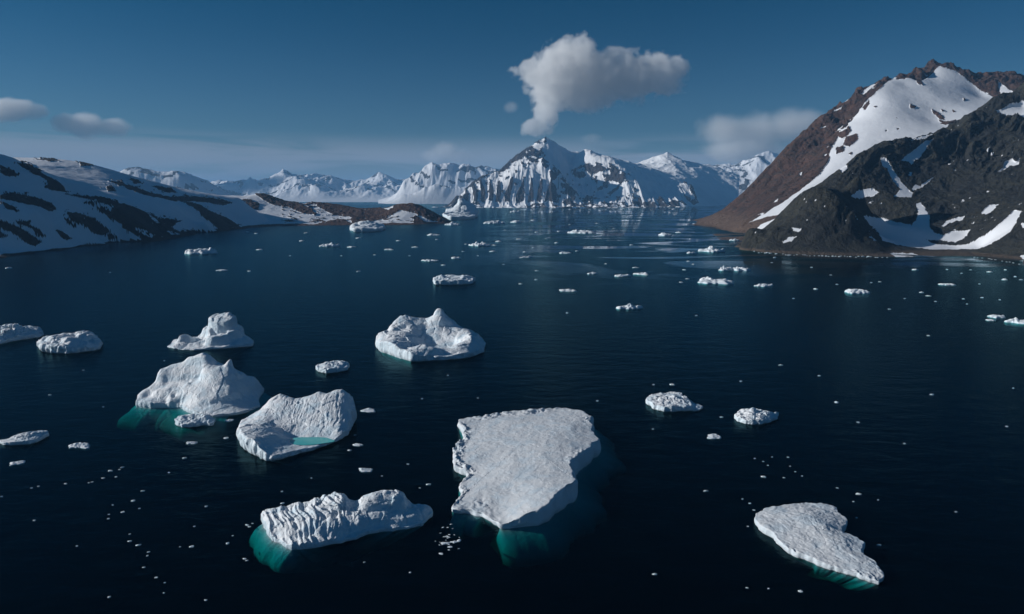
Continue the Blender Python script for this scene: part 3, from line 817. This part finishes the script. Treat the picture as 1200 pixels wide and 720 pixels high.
    me.polygons.foreach_set('use_smooth', np.ones(len(cnt), bool))
    me.update()
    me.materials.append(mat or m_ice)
    o = bpy.data.objects.new(name, me)
    o.location = (O[0], O[1], 0)
    COL.objects.link(o)
    tag(o, label, cat, group)
    return o, f, O, S

# large flat iceberg
berg('iceberg',
 [(540,500,8),(553,497,8),(571,495,8),(589,493,9),(612,491,10),(637,490,11),(662,491,12),(678,494,14),(691,505,17),(696,524,18),(700,532,18),(680,549,20),(668,561,21),(669,575,20),(674,584,22),(658,592,22),(637,608,20),(612,615,13),(596,618,7),(588,619,5),(577,612,4),(564,606,5),(548,602,5),(533,600,5),(540,587,5),(539,578,5),(548,561,5),(533,553,6),(531,534,6),(541,524,7)],
 [(600,520,14),(640,520,18),(670,520,20),(570,520,11),(560,545,10),(600,550,15),(640,560,20),(655,545,21),(570,585,9),(600,588,12),(620,590,17),(590,606,7)],
 'huge flat-topped iceberg with steep shaded cliff and turquoise underwater skirt', mat=m_ice_rough, rough=0.35, flute=0.35, foot=0.4,
 facet=0.035,
 feet=((-80, 7.5, 3), (-45, 4.0, 6), (8, 11.0, 7), (165, 2.5, 2)), nA=560, nR=150, c=0.02, jag=0.024, seed=1.3, lump=0.5, rubble=1.0,
 lines=[[(545,560,5),(556,553,7.5),(570,546,10.5),(584,540,13)],[(578,577,10.5),(590,571,13),(600,566,15)],[(562,514,9),(578,508,10.5),(594,503,12)]])
# wedge on the right
berg('iceberg',
 [(884,615,6),(886,607,5),(896,602,6),(921,598,6),(945,596,6),(962,596,7),(976,600,7),(990,617,8),(988,632,9),(1001,638,9),(1010,645,9),(1008,656,9),(1024,666,8),(1036,680,5),(1030,686,3),(1017,682,4),(1003,677,5),(980,670,5),(957,663,6),(938,655,6),(921,647,6),(906,632,7),(895,625,8)],
 [(920,610,10),(955,612,11),(970,630,13),(940,635,10),(985,650,12),(1005,665,9),(960,650,9)],
 'low wedge-shaped iceberg with pitted surface tapering to a point', mat=m_ice_rough, rough=0.8, facet=0.14, foot=0.4, feet=((-115, 2.2, 2),), nA=420, nR=100, seed=4.2, jag=0.025, rubble=0.6)
# ribbed slab
berg('iceberg',
 [(308,614,10),(312,608,9),(322,606,8),(345,606,14),(375,604,19),(404,602,23),(416,603,17),(428,602,22),(440,602,27),(456,601,30),(474,603,22),(482,604,14),(494,605,14),(505,604,10),(505,607,8),(497,617,5),(480,620,5),(463,623,6),(447,624,6),(432,626,6),(415,633,5),(400,637,5),(384,640,5),(367,644,4),(355,645,4),(342,645,4),(327,636,6),(314,627,9)],
 [(320,618,14),(345,617,18),(340,632,13),(370,614,20),(365,630,15),(400,610,24),(395,625,16),(418,612,20),(436,608,30),(455,606,33),(470,608,26),(440,616,20),(462,617,12),(420,624,14),(485,610,15),(376,638,8)],
 'long ribbed iceberg with parallel grooves and a blocky hump at its right end', rough=0.6, foot=0.4, facet=0.45, terr=(0.07, 0.45), feet=((-150, 3.6, 3),(-95,1.8,2)), nA=460, nR=110, seed=7.7,
 ribs=(28, 2.6, 1.25, lambda gx, gy: sstep(gx, 445, 380)), c=0.03, jag=0.02)
# bowl with meltwater pool
o, f_, O_, S_ = berg('iceberg',
 [(281,508,9),(284,501,9),(294,496,9),(306,494,14),(318,492,21),(331,491,26),(348,492,22),(362,492,24),(376,491,28),(388,490,27),(403,489,29),(412,490,26),(415,495,16),(412,502,11),(406,510,7),(397,517,4),(386,521,3),(376,524,3),(365,528,4),(353,531,5),(336,537,6),(319,541,7),(306,538,13),(295,533,18),(286,525,19),(282,515,15)],
 [(300,505,13),(315,508,13),(300,520,17),(288,515,17),(308,528,15),(315,515,14),(325,520,11),(318,530,11),(335,515,3),(350,519,0.8),(365,521,0.5),(380,518,1.2),(350,513,3),(370,514,4),(388,514,5),(345,527,4.5),(360,526.5,3.8),(328,512,8),(330,526,7),(372,524,3.2),(336,531,6)],
 'iceberg hollowed into a fluted bowl that cradles a turquoise meltwater pool', rough=0.45, facet=0.2, flute=0.8, foot=0.4, nA=460, nR=130, seed=2.1, c=0.006, feet=((-150, 1.2, 4),),
 ribs=(2, 1.5, 0.30, lambda gx, gy: sstep(gy, 508, 496) * sstep(gx, 318, 335)),
 lines=[[(296,500,11),(306,496,16),(318,494,26),(330,493,31),(338,494,28),(347,495,27),(355,494,27),(362,494,29),(376,493,34),(385,493,31),(395,492,34),(403,492,35.5),(411,494,30)],
        [(320,507,11),(330,506,11),(345,508,9),(360,509,9),(380,511,9),(396,513,9)],[(411,494,30),(411,500,20),(405,508,13),(397,514,7)]])
X, Y, t_ = sea(362, 520.5)
pa = np.linspace(0, 2 * math.pi, 40, endpoint=False)
pr = 1 + 0.16 * gn(np.cos(pa) * 1.3, np.sin(pa) * 1.3, 4.4)
pz = max(0.62, float(at(362, 517.5, Y)[2])) + 0.35
pc = np.stack([X - O_[0] + np.cos(pa) * 10.0 * pr, Y - O_[1] + np.sin(pa) * 4.6 * pr, np.full(40, pz)], 1)
pv = np.vstack([pc, pc - [0, 0, 0.25], [[X - O_[0], Y - O_[1], pz]], [[X - O_[0], Y - O_[1], pz - 0.25]]])
ff = []
for i in range(40):
    j2 = (i + 1) % 40
    ff += [(i, j2, 80), (j2 + 40, i + 40, 81), (i, i + 40, j2 + 40), (i, j2 + 40, j2)]
mesh_obj('meltwater_pool', pv, ff, m_pool, smooth=False, parent=o)
# big peaked
berg('iceberg',
 [(160,477,10),(163,472,8),(178,468,12),(196,464,24),(215,463,30),(238,463,36),(258,463,32),(274,463,32),(288,462,20),(303,461,13),(309,460,7),(304,466,6),(301,472,7),(305,477,3),(292,483,3),(280,486,3),(268,488,3),(250,488.5,3),(234,488,4),(225,485,6),(211,479,5),(195,478,8),(178,478.5,9)],
 [(200,474,21),(185,475,15),(172,475,11),(222,474,27),(245,476,31),(252,479,24),(228,480,15),(215,479,10),(240,480,20),(260,475,36),(285,476,14),(292,474,13),(298,468,13),(285,482,6),(268,484,7),(205,477,10)],
 'tall iceberg with twin sharp peaks and a smooth tilted shelf', rough=0.22, facet=0.16, terr=(0.12, 0.32), flute=0.2, foot=0.3, feet=((-120, 11.0, 3),(20, 7.0, 4)), nA=460, nR=130, seed=3.6, c=0.006, jag=0.014,
 lines=[[(193,467,36),(204,467,41),(216,467,44),(228,468,49),(241,469,55),(250,470,49),(260,470,44),(268,470,45),(274,470,48)],
        [(274,470,48),(273,475,32),(271,478,27),(254,482,16),(239,485,8),(234,487,4)], [(274,470,48),(278,469,34),(284,468,29),(292,467,26.5),(300,466,22),(306,464,14)],
        [(241,469,55),(243,472,40),(245,476,31)],
        [(161,473,9),(174,471.5,17),(186,470,24),(191,468,36)], [(197,470.5,24),(210,471,26),(225,471,29),(237,471.5,33)], [(178,474,13),(190,473,19)], [(196,475,17),(208,475,19),(222,475.5,23)], [(198,477.5,11),(210,478,12),(224,480,13)]])
# crumbly growler at its foot
berg('growler', [(206,498,7),(215,492,5),(228,490,5),(242,491,6),(251,495,5),(249,499,4),(238,499,4),(225,501,5),(212,501,4)],
 [(216,497,9),(228,496,7),(241,496,9)], 'small crumbly ice block in front of the twin-peaked iceberg', 'growler', nA=150, nR=36, rough=2.2, mat=m_growler, foot=0.5, jag=0.06, seed=8)
# towered
berg('iceberg',
 [(196,407,3),(208,402,9),(222,400,9),(238,399,8),(255,398,14),(275,397,16),(290,399,8),(297,402,4),(296,406,4),(285,407,5),(263,409,5),(245,410,5),(228,411,5),(205,409.5,4)],
 [(211,406,13),(221,405,13),(230,405,9),(240,405,12),(285,404,13),(250,407,14),(262,407,13),(275,406,13),(240,408,9),(225,409,7),(290,403,12)],
 'iceberg with one tall blocky tower and a low tail', rough=0.5, facet=0.55, terr=(0.16, 0.75), flute=0.3, foot=0.4, nA=340, nR=100, seed=5.5, c=0.006,
 lines=[[(247,402.5,30),(250,401.5,32),(256,401,36),(262,401,38),(268,401,39.5),(274,402,38.5)],[(249,403.6,29),(256,403.8,31),(268,403.8,33),(274,403.5,33)],[(243,403,17),(245,404.6,16),(256,405.4,17),(270,405.4,16),(278,404,19),(281,402,20)]])
berg('iceberg',
 [(46,407,7),(52,402,8),(64,400,8),(78,400,9),(90,401,9),(100,400,12),(112,402,11),(119,405,4),(116,410,5),(103,412,6),(90,414,8),(78,415,9),(62,414.5,10),(50,412,10)],
 [(56,408,15),(66,408,15),(78,408,16),(88,408,14),(97,406,19),(103,406,19),(110,407,16),(80,412,14),(62,411,14)],
 'squat iceberg with lumpy top left of the towered iceberg', rough=0.9, facet=0.8, terr=(0.09, 0.6), flute=0.9, foot=0.8, nA=280, nR=70, seed=6.1, c=0.03)
berg('iceberg',
 [(-14,398,8),(0,393,8),(18,391,8),(35,390,7),(47,391,6),(51,393,4),(47,395,4),(30,398,5),(12,401,5),(0,404,4),(-12,406,5)],
 [(5,396,15),(18,395,14),(30,393,11),(42,393,10),(8,400,10)],
 'jagged low iceberg cut by the left edge of the photo', rough=1.5, facet=1.4, foot=1.0, nA=240, nR=60, seed=9.4, c=0.03)
# bowl-shaped iceberg in the middle
berg('iceberg',
 [(443,408,10),(448,402,12),(460,399,14),(475,397,18),(495,396,16),(513,395,24),(528,395,16),(545,396,10),(560,399,7),(568,405,5),(566,413,6),(556,417,7),(546,420,8),(530,422,7),(508,423,6),(495,423.5,9),(482,424,11),(472,421,12),(464,419,15),(453,415,15),(446,412,11)],
 [(500,409,5),(515,410,4),(530,409,5),(490,409,9),(508,413,5),(540,411,8),(460,412,17),(485,414,8),(560,410,10),(500,405,12),(515,405,14),(482,405,20)],
 'crown-shaped iceberg with a pointed spire and a hollow centre', rough=0.35, facet=0.35, terr=(0.10, 0.32), flute=0.5, foot=0.4, feet=((-140, 2.2, 3),), nA=420, nR=120, seed=1.9, c=0.006,
 lines=[[(448,407,17),(452,406,20),(462,405,21.5),(476,404,20.5)],[(476,404,20.5),(473,410,15),(471,414,14),(476,419,10)],[(464,402,26),(470,400,31),(476,400,33),(486,400,30),(496,401,25)],
        [(500,401,24),(507,400,31),(514,400.5,39.5),(518,401,38)],[(518,401,38),(521,402,27),(524,402,24),(540,403,19),(551,405,18),(560,408,9)],
        [(484,419,11),(492,419,15),(499,420,16),(508,421,12),(516,421,8)],[(522,420,7),(533,418,10),(543,416,13),(552,413,16),(553,409,19)]])
# middle-sized pieces
berg('growler', [(757,473,5),(763,468,6),(780,466,6),(797,466,7),(803,471,7),(812,475,5),(823,478,4),(819,482,3),(805,482,5),(790,483,6),(778,483,6),(765,479,6)],
 [(770,474,9),(788,473,10),(800,476,9),(810,479,5)], 'flat cracked ice floe, left one of the pair right of the flat-topped iceberg', 'ice floe', nA=220, nR=50, rough=0.9, facet=0.8, terr=(0.10, 0.6), foot=0.4, seed=3.3, jag=0.03)
berg('growler', [(861,491,5),(868,486,5),(880,485,6),(895,487,5),(905,488,5),(912,487,4),(911,491,3),(903,495,4),(890,498,5),(874,497,6),(865,494,6)],
 [(872,491,9),(881,490,12),(892,491,9),(903,490,7)], 'ragged ice lump, right one of the pair right of the flat-topped iceberg', 'growler', nA=220, nR=50, rough=1.1, facet=1.1, terr=(0.12, 0.6), foot=0.4, seed=5.3, jag=0.03)
berg('growler', [(370,433,4),(378,430,4),(390,428,4),(402,427,4),(409,430,4),(407,434,4),(395,437,5),(382,438,5),(373,436,5)],
 [(380,433,7),(392,431,7),(403,431,7)], 'flat ice floe between the crown-shaped and the twin-peaked icebergs', 'ice floe', nA=160, nR=36, rough=1.8, foot=0.5, seed=2.3, mat=m_growler)
berg('growler', [(-3,519,3),(8,518,3),(22,513,4),(40,510,4),(55,508,3),(57,511,3),(47,517,4),(34,521,4),(18,522,4),(5,522,3)],
 [(20,517,6),(35,515,8),(48,511,6)], 'long pointed ice floe near the left edge below the squat iceberg', 'ice floe', nA=180, nR=40, rough=1.5, foot=0.5, seed=4.3)
berg('growler', [(508,331,5),(515,328,5),(530,328,5),(545,328,5),(556,330,4),(553,333,4),(540,334,5),(522,334,5),(510,334,5)],
 [(516,331,8),(530,331,5),(545,331,7)], 'long low iceberg fragment above the crown-shaped iceberg', 'ice floe', nA=180, nR=36, rough=2.4, foot=1.0, seed=6.6, mat=m_growler)
# far spire and arch
berg('iceberg', [(521,256,5),(528,253,5),(540,252,5),(552,252,5),(558,255,4),(552,257,3),(538,258,4),(527,258,5)],
 [(526,255,7),(531,255,9),(535,254.5,14),(537,254.5,18),(540,255,10),(548,255,9),(553,255,6)], 'distant iceberg with a thin spire at the foot of the central peaks', nA=160, nR=44, rough=1.2, foot=2, seed=3.1, c=0.015)
berg('iceberg', [(411,270,3),(417,267,5),(430,266,7),(443,266,5),(451,269,3),(445,271,3),(432,272,4),(425,272,5),(415,272,4)],
 [(414,270,7),(420,270,6),(427,269.5,10),(433,269,9),(441,269,8)], 'low rounded iceberg beside the shore of the brown headland', nA=160, nR=44, rough=1.4, foot=2, seed=8.1, c=0.02)

rnd = random.Random(11)
_small_cache = {}
def growler(x, y, wpx, label, cat='growler', group=None, hk=None, name='growler'):
    """a small piece of ice, width in photo pixels"""
    X, Y, t = (float(v) for v in sea(x, y))
    W = wpx * t / F * (0.82 if wpx < 9 else 1.0)
    key = rnd.randrange(14) if wpx < 9 else None
    if key is not None and key in _small_cache:
        me = _small_cache[key]
    else:
        nA, nR = (18, 5) if key is not None else ((40, 12) if wpx < 16 else (72, 20))
        th = np.linspace(0, 2 * math.pi, nA, endpoint=False)
        sd = rnd.random() * 50
        el = rnd.uniform(0.35, 0.7) 
        rad = 0.5 * (1 + 0.55 * gn(np.cos(th) * 1.2, np.sin(th) * 1.2, sd) + 0.26 * gn(np.cos(th) * 4, np.sin(th) * 4, sd))
        V = []
        for r in np.linspace(0, 1, nR):
            xx, yy = np.cos(th) * rad * r, np.sin(th) * rad * r * el * 1.4
            pk = 0.11 + 0.22 * np.maximum(0, fbm(xx * 3.4 + sd, yy * 3.4, sd, 3)) + 0.07 * facets(xx * 7, yy * 7, sd + 0 * xx, 1.0, 0.5)
            zz = pk * (1 - 0.55 * r ** 3)
            V.append(np.stack([xx, yy, zz], 1))
        for z, k in ((0.03, 1.03), (-0.03, 1.08), (-0.15, 0.9)):
            V.append(np.stack([np.cos(th) * rad * k, np.sin(th) * rad * k * el * 1.4, np.full(nA, z)], 1))
        n = len(V); V = np.concatenate(V)
        idx = np.arange(n * nA).reshape(n, nA); nx_ = np.roll(idx, -1, 1)
        fc = np.stack([idx[:-1], idx[1:], nx_[1:], nx_[:-1]], -1)
        V[:nA] = V[:nA].mean(0)
        q = fc[1:].reshape(-1, 4)
        t0 = np.stack([idx[1], nx_[1]], -1)
        loops = np.concatenate([q.ravel(), np.c_[np.zeros(nA, int), t0].ravel(), idx[-1][::-1]]).astype(np.int32)
        cnt = np.r_[np.full(len(q), 4), np.full(nA, 3), nA]
        me = bpy.data.meshes.new('growler')
        me.vertices.add(len(V)); me.vertices.foreach_set('co', V.astype(np.float32).ravel())
        me.loops.add(len(loops)); me.loops.foreach_set('vertex_index', loops)
        me.polygons.add(len(cnt)); me.polygons.foreach_set('loop_start', np.r_[0, np.cumsum(cnt)[:-1]].astype(np.int32))
        me.update(calc_edges=True); me.validate()
        me.materials.append(m_growler)
        if key is not None: _small_cache[key] = me
    o = bpy.data.objects.new(name, me)
    COL.objects.link(o)
    o.location = (X, Y, 0)
    o.rotation_euler = (0, 0, rnd.choice((0, math.pi)) + rnd.uniform(-0.5, 0.5))
    o.scale = (W, W, W * (hk or rnd.uniform(0.8, 1.25)))
    return tag(o, label, cat, group)

named = [
 (235,297,30,1.3,'bright curved growler alone off the left snowy shore'),
 (385,289,18,1.2,'largest growler below the brown headland, white with a flat tail'),
 (504,306,17,0.7,'thin pale floe above the long low iceberg fragment'),
 (562,288,21,1.0,'rounded white floe in the open water right of the headland tip'),
 (534,303,10,1.2,'chunky small growler just right of the thin pale floe'),
 (508,276,14,0.8,'low white floe off the tip of the brown headland'),
 (531,264,16,1.2,'white ice block just below the distant spire iceberg'),
 (603,249,10,1.4,'bright ice block under the fluted face of the central peaks'),
 (579,262,20,1.0,'low arched growler right of the distant spire iceberg'),
 (605,261,11,1.2,'small white growler right of the low arched one'),
 (682,273,32,0.7,'wide flat floe in the calm water below the central peaks'),
 (616,302,14,0.7,'flat broken floe midway between the headland and the slicks'),
 (661,297,13,0.8,'small flat floe beside a pale slick in mid-channel'),
 (695,321,12,1.0,'horned growler, left one of the row of three in mid-channel'),
 (729,324,17,0.9,'flat growler, middle one of the row of three in mid-channel'),
 (752,322,15,1.1,'peaked growler, right one of the row of three in mid-channel'),
 (780,276,13,1.3,'white and dark growler off the foot of the brown mountain'),
 (796,273,8,1.0,'small growler nearest the foot of the brown mountain'),
 (809,297,10,0.9,'small floe just left of the lumpy growler off the knoll'),
 (835,295,27,1.1,'lumpy white growler left of the dark knoll'),
 (850,317,16,1.5,'left bright block of the close pair off the dark knoll'),
 (867,317,18,1.3,'right bright block of the close pair off the dark knoll'),
 (836,331,36,0.8,'long jagged floe below the close pair of bright blocks'),
 (894.5,335,18,0.8,'low smooth floe right of the long jagged one'),
 (665,341,18,0.7,'flat tablet of ice above the centre of the bay'),
 (738,361,24,0.9,'striped growler alone in the dark mid bay'),
 (1005.5,343,26,1.1,'pale blue growler with a horn below the beach'),
 (1110,334,16,0.7,'flat white floe off the brown beach'),
 (1168,372,16,1.0,'upper piece of the small growlers near the right edge'),
 (1161,375.5,10,0.9,'lower piece of the small growlers near the right edge'),
 (1193,378,26,1.0,'long white growler cut by the right edge of the photo'),
 (94,523,22,0.7,'small oval floe right of the long pointed floe'),
 (21,543,15,0.7,'small double floe below the long pointed floe'),
 (836,512,14,0.8,'small oval floe below the flat cracked floe'),
 (432,481,15,0.5,'thin sliver of ice right of the meltwater-pool iceberg'),
 (419,521.5,11,0.7,'ice fragment nearest the right rim of the meltwater-pool iceberg'),
 (429,551,16,0.6,'flat fragment between the meltwater-pool and ribbed icebergs'),
 (260,317,12,0.6,'faint low floe below the bright curved growler'),
 (827,240.5,13,1.1,'distant ice block under the far glacier'),
 (223,519.5,11,0.7,'flat fragment below the crumbly ice block'),
 (269,493,9,0.7,'chip of ice right of the crumbly ice block'),
 (521,637,10,0.5,'largest plate in the brash left of the flat-topped iceberg tip'),
 (456,293,10,0.9,'small white growler between the headland and the long low fragment'),
 (412,290,9,0.9,'small growler just right of the largest one below the headland'),
]
for x, y, wd, hk, lb in named:
    growler(x, y, wd, lb, 'ice floe' if 'floe' in lb or 'plate' in lb or 'tablet' in lb else 'growler', hk=hk)

far_bits = [(354,282.5,6),(420,279.5,7),(359,273.5,6),(467,282.5,6),(486,290,8),(512,281,4),(439,299,4),(420,318.5,6),(519.5,311,6),(546,286.5,4),(579,288,8),(584.5,283.5,8),
 (608,280.5,7),(577.5,295,8),(542.5,295,4),(625,290.5,5),(615,295.5,5),(629,317.5,5),(628,328,4),(610,333,5),(629,272.5,6),(655,271.5,6),(667.5,263.5,3),(652.5,285,7),(676,294.5,5),
 (745,314,8),(740,287.5,5),(809,280.5,3),(861,282,9),(807,306.5,4),(812.5,310,4),(802,316.5,5),(805.5,327,5),(798,331,5),(664.5,367,4),(816,370,4),(710,309.5,4),(908,302,5),
 (904.5,308,3),(805,263.5,4),(956,339,7),(1177,328,8),(1160,319,7),(1072,316.5,8),(1080.5,343,5),(1088,347,6),(1151,349,4),(1042,362.5,4),(1088,393.5,4),(1021,331.5,3),(1031,330.5,4),
 (981,333.5,3),(1127,320.5,3),(1137.5,316.5,3),(1178,316.5,4),(1189.5,324.5,4),(1196,328,4),(1171.7,351.5,3),(1129,350.5,3),(1133,356.5,3),(1096.7,353.5,3),(973.6,322.5,3),(951,313.5,3),
 (843,240,6),(789.6,245.5,5),(779.6,249,4),(813.5,262.5,4),(10,314.5,8),(129,319.5,3),(292,318,6),(304,293,8),(300,274,5),(290,272,4),(353,283,5),(625,258.5,7),(700,262,4),(720,268,4),(745,262,3),
 (570,262,5),(592,270,4),(640,280,4),(690,290,4),(560,300,3),(590,310,3),(480,300,3),(400,300,3),(340,300,3),(1060,350,3),(930,350,3),(1110,316,3),(1148,333,3)]
for x, y, wd in far_bits:
    growler(x, y, wd, 'small white ice chunk drifting in the far half of the bay', 'ice chunk', 'small ice chunks in the far bay', name='ice_chunk')
near_bits = [(914.5,428,5),(959.7,440.5,4),(980,471.5,6),(1092,462.5,6),(1187.5,455,3),(895,559,7),(826.7,575.5,6),(1005.4,495,4),(845.5,489,4),(1006,579,7),(1030.4,639,6),(1004,607,3),
 (1029,586,3),(981,572,3),(1000,588,3),(938,693,6),(767,673,6),(875.4,689,4),(900.7,690,3),(788,451,7),(766,451,3),(868,447,4),(878.7,590,4),(870,585,3),(883.7,598,4),(876.5,617,3),
 (926,546.5,2.4),(923.5,536,3),(932,553,2.4),(918.4,560,3),(940,558,2.4),(884.5,537.5,2.4),(894.6,541,2.4),(900,545.5,2.4),(905,535.7,2.4),(494.7,467.5,2.5),(560,466.6,2.5),(525,440,2.5),
 (410,528,5),(416,510,3),(478,544,4),(502.5,568,7),(492,572,3),(447.7,558,3),(365,560.4,2.5),(330.6,576,3),(330.6,590,5),(427,659,3),(480.6,671,3),(765,503,3),(700,470,3),(1060,520,3),(1120,600,3),(1180,500,3)]
for x, y, wd in near_bits:
    growler(x, y, wd, 'tiny chip of ice on the dark water in the middle or right near bay', 'ice chunk', 'tiny ice chips in the near bay', name='ice_chunk')
left_bits = [(265,513.5,6),(216,537,6),(129,552,6),(77,567,4),(45,570,3),(37,572,2.4),(108,565,3),(104,566,3),(120.7,560.5,4),(136,559,3),(140,550.5,3),(143,548,4),(167,575.5,5),(156,587,5),
 (144,600,5),(132,592,2.4),(127.7,603,3),(127,608,3),(163.5,596,3),(152,634.4,5),(162.5,639,6),(174,647,4),(172.6,651.5,3),(152,626,3),(168.7,665,4),(183,677,4),(193,683,3),(192,695,3),
 (127.7,700,4),(241,703.5,4),(241.4,593.5,4),(198,554,3),(227.6,617,3),(225,640.5,6),(211,641,2.4),(266.7,637,5),(289.6,615.5,5),(295.8,613.6,3),(272.5,628,2.4),(286.6,655,5),(289.5,657,4),
 (192.5,423,2.4),(97.7,434,3),(58.3,463,4),(121,477,2.4),(2,582,3),(292,617.5,4),(40,610,3),(90,640,2.5)]
for x, y, wd in left_bits:
    growler(x, y, wd, 'tiny chip of ice scattered below the icebergs at the lower left', 'ice chunk', 'tiny ice chips at the lower left', name='ice_chunk')
br = [(525,629.5,6),(531.7,635.5,8),(527.5,641,6),(517,649,6),(538,633.5,7),(528.5,614.6,3)]
for k in range(22):
    br.append((rnd.gauss(526, 7), rnd.gauss(632, 10), rnd.choice((1.8, 2.2, 2.6, 3.2))))
for x, y, wd in br:
    growler(x, y, wd, 'bit of brash ice clustered left of the flat-topped iceberg tip', 'ice chunk', 'brash ice by the flat-topped iceberg', name='ice_chunk', hk=0.6)
for k in range(40):
    x = 882 + 158 * (k + rnd.random()) / 40
    yb = np.interp(x, [q[0] for q in shp], [q[1] for q in shp]) + rnd.uniform(0.3, 1.6)
    growler(x, yb, rnd.choice((2, 2.5, 3, 4)), 'stranded ice chunk along the waterline of the dark knoll', 'ice chunk', 'ice chunks along the knoll shore', name='ice_chunk')
for k in range(12):
    x = 1140 + 62 * (k + rnd.random()) / 12
    yb = np.interp(x, [q[0] for q in shp], [q[1] for q in shp]) + rnd.uniform(0.2, 1.0)
    growler(x, yb, rnd.choice((2, 2.5, 3)), 'stranded ice chunk along the edge of the brown beach', 'ice chunk', 'ice chunks along the beach', name='ice_chunk')

# ------------------------------------------------------------------ clouds (volumes far beyond and above the mountains)
def cloud(name, blobs, Yc, dens_, label, nscale=1.0, thr=0.0, soft=0.35, depthk=1.0, warp=0.55):
    pts = []
    for x, y, rx, ry in blobs:
        X, Y, Z = (float(v) for v in at(x, y, Yc))
        k = Yc / F
        pts.append((X, Y + rnd.uniform(-0.3, 0.3) * ry * k, Z, rx * k, max(ry * k * depthk, rx * k * 0.55), ry * k))
    m, t = new_mat(name + '_vapour')
    P = t.n('ShaderNodeTexCoord').outputs['Object']
    bs = np.array([[p[0]-p[3]*1.25, p[0]+p[3]*1.25, p[1]-p[4]*1.25, p[1]+p[4]*1.25, p[2]-p[5]*1.25, p[2]+p[5]*1.25] for p in pts])
    b0 = bs[:, 0::2].min(0); b1 = bs[:, 1::2].max(0)
    cen = (b0 + b1) / 2
    val = None
    for X, Y, Z, rx, ry, rz in pts:
        d = t.vmath('SUBTRACT', P, (X - cen[0], Y - cen[1], Z - cen[2]))
        d = t.vmath('MULTIPLY', d, (1 / rx, 1 / ry, 1 / rz))
        v = t.math('SUBTRACT', 1.0, t.vmath('LENGTH', d))
        val = v if val is None else t.n('ShaderNodeMath', {0: val, 1: v, 2: 0.18}, operation='SMOOTH_MAX').outputs[0]
    s = 1.0 / (min(p[5] for p in pts) * 2)
    n_ = t.noise(P, s * nscale, 6, 0.58, 0.0)
    val = t.math('ADD', val, t.math('MULTIPLY', t.math('SUBTRACT', n_, 0.52), warp * 2.2))
    dn = t.math('MULTIPLY', t.smooth(val, thr, thr + soft), dens_)
    vol = t.n('ShaderNodeVolumePrincipled', {'Color': (1.0, 1.0, 1.0, 1), 'Density': dn, 'Anisotropy': 0.1})
    t.n('ShaderNodeOutputMaterial', {1: vol})
    hx = (b1 - b0) / 2
    o = box(name, -hx[0], hx[0], -hx[1], hx[1], -hx[2], hx[2], m)
    o.location = tuple(cen)
    tag(o, label, kind='stuff')
    return o
cloud('cloud', [(672,74,34,30),(650,92,38,30),(646,112,24,22),(700,94,50,32),(735,90,50,28),(768,88,38,24),(628,150,22,12),(640,134,15,18),(622,84,22,13),(792,78,18,14),(652,64,16,12),(720,70,24,15),(682,112,36,20)],
      15000, 0.0038, 'big white cumulus cloud drifting above the central peaks', nscale=1.7, soft=0.20, warp=0.70)
cloud('cloud', [(14,129,34,15),(40,131,18,10),(-15,128,30,16),(24,124,14,10)], 15000, 0.0032, 'small flat cloud above the left hill at the photo edge', nscale=0.6)
cloud('cloud', [(78,144,20,14),(100,146,28,16),(130,149,24,12),(92,140,14,10)], 15000, 0.0032, 'small white cloud right of the one at the left edge', nscale=0.6)
cloud('cloud', [(850,152,38,24),(885,155,50,28),(930,150,50,26),(870,176,60,18),(960,160,40,25)], 25000, 0.0016, 'soft cloud bank behind the brown mountain', nscale=0.8, soft=0.7)
cloud('cloud', [(520,176,22,13),(508,182,18,10),(538,184,18,10)], 16500, 0.0016, 'pale puff of cloud left of the central peak', nscale=0.8, soft=0.6)
cloud('cloud', [(599,125,11,8)], 15000, 0.0016, 'tiny wisp of cloud left of the big cumulus', nscale=0.6, soft=0.6)
cloud('cloud', [(693,162,16,7)], 15500, 0.0009, 'tiny grey wisp just right of the central peak', nscale=0.6, soft=0.6)

# ------------------------------------------------------------------ air
m_haze, t = new_mat('haze_air')
vol = t.n('ShaderNodeVolumePrincipled', {'Color': (0.27, 0.57, 0.95, 1), 'Density': 3.8e-5, 'Anisotropy': 0.0})
t.n('ShaderNodeOutputMaterial', {1: vol})
tag(box('haze', -42000, 42000, -9000, 62000, -74, 960, m_haze), 'thin blue air between the camera and the far mountains', kind='stuff')
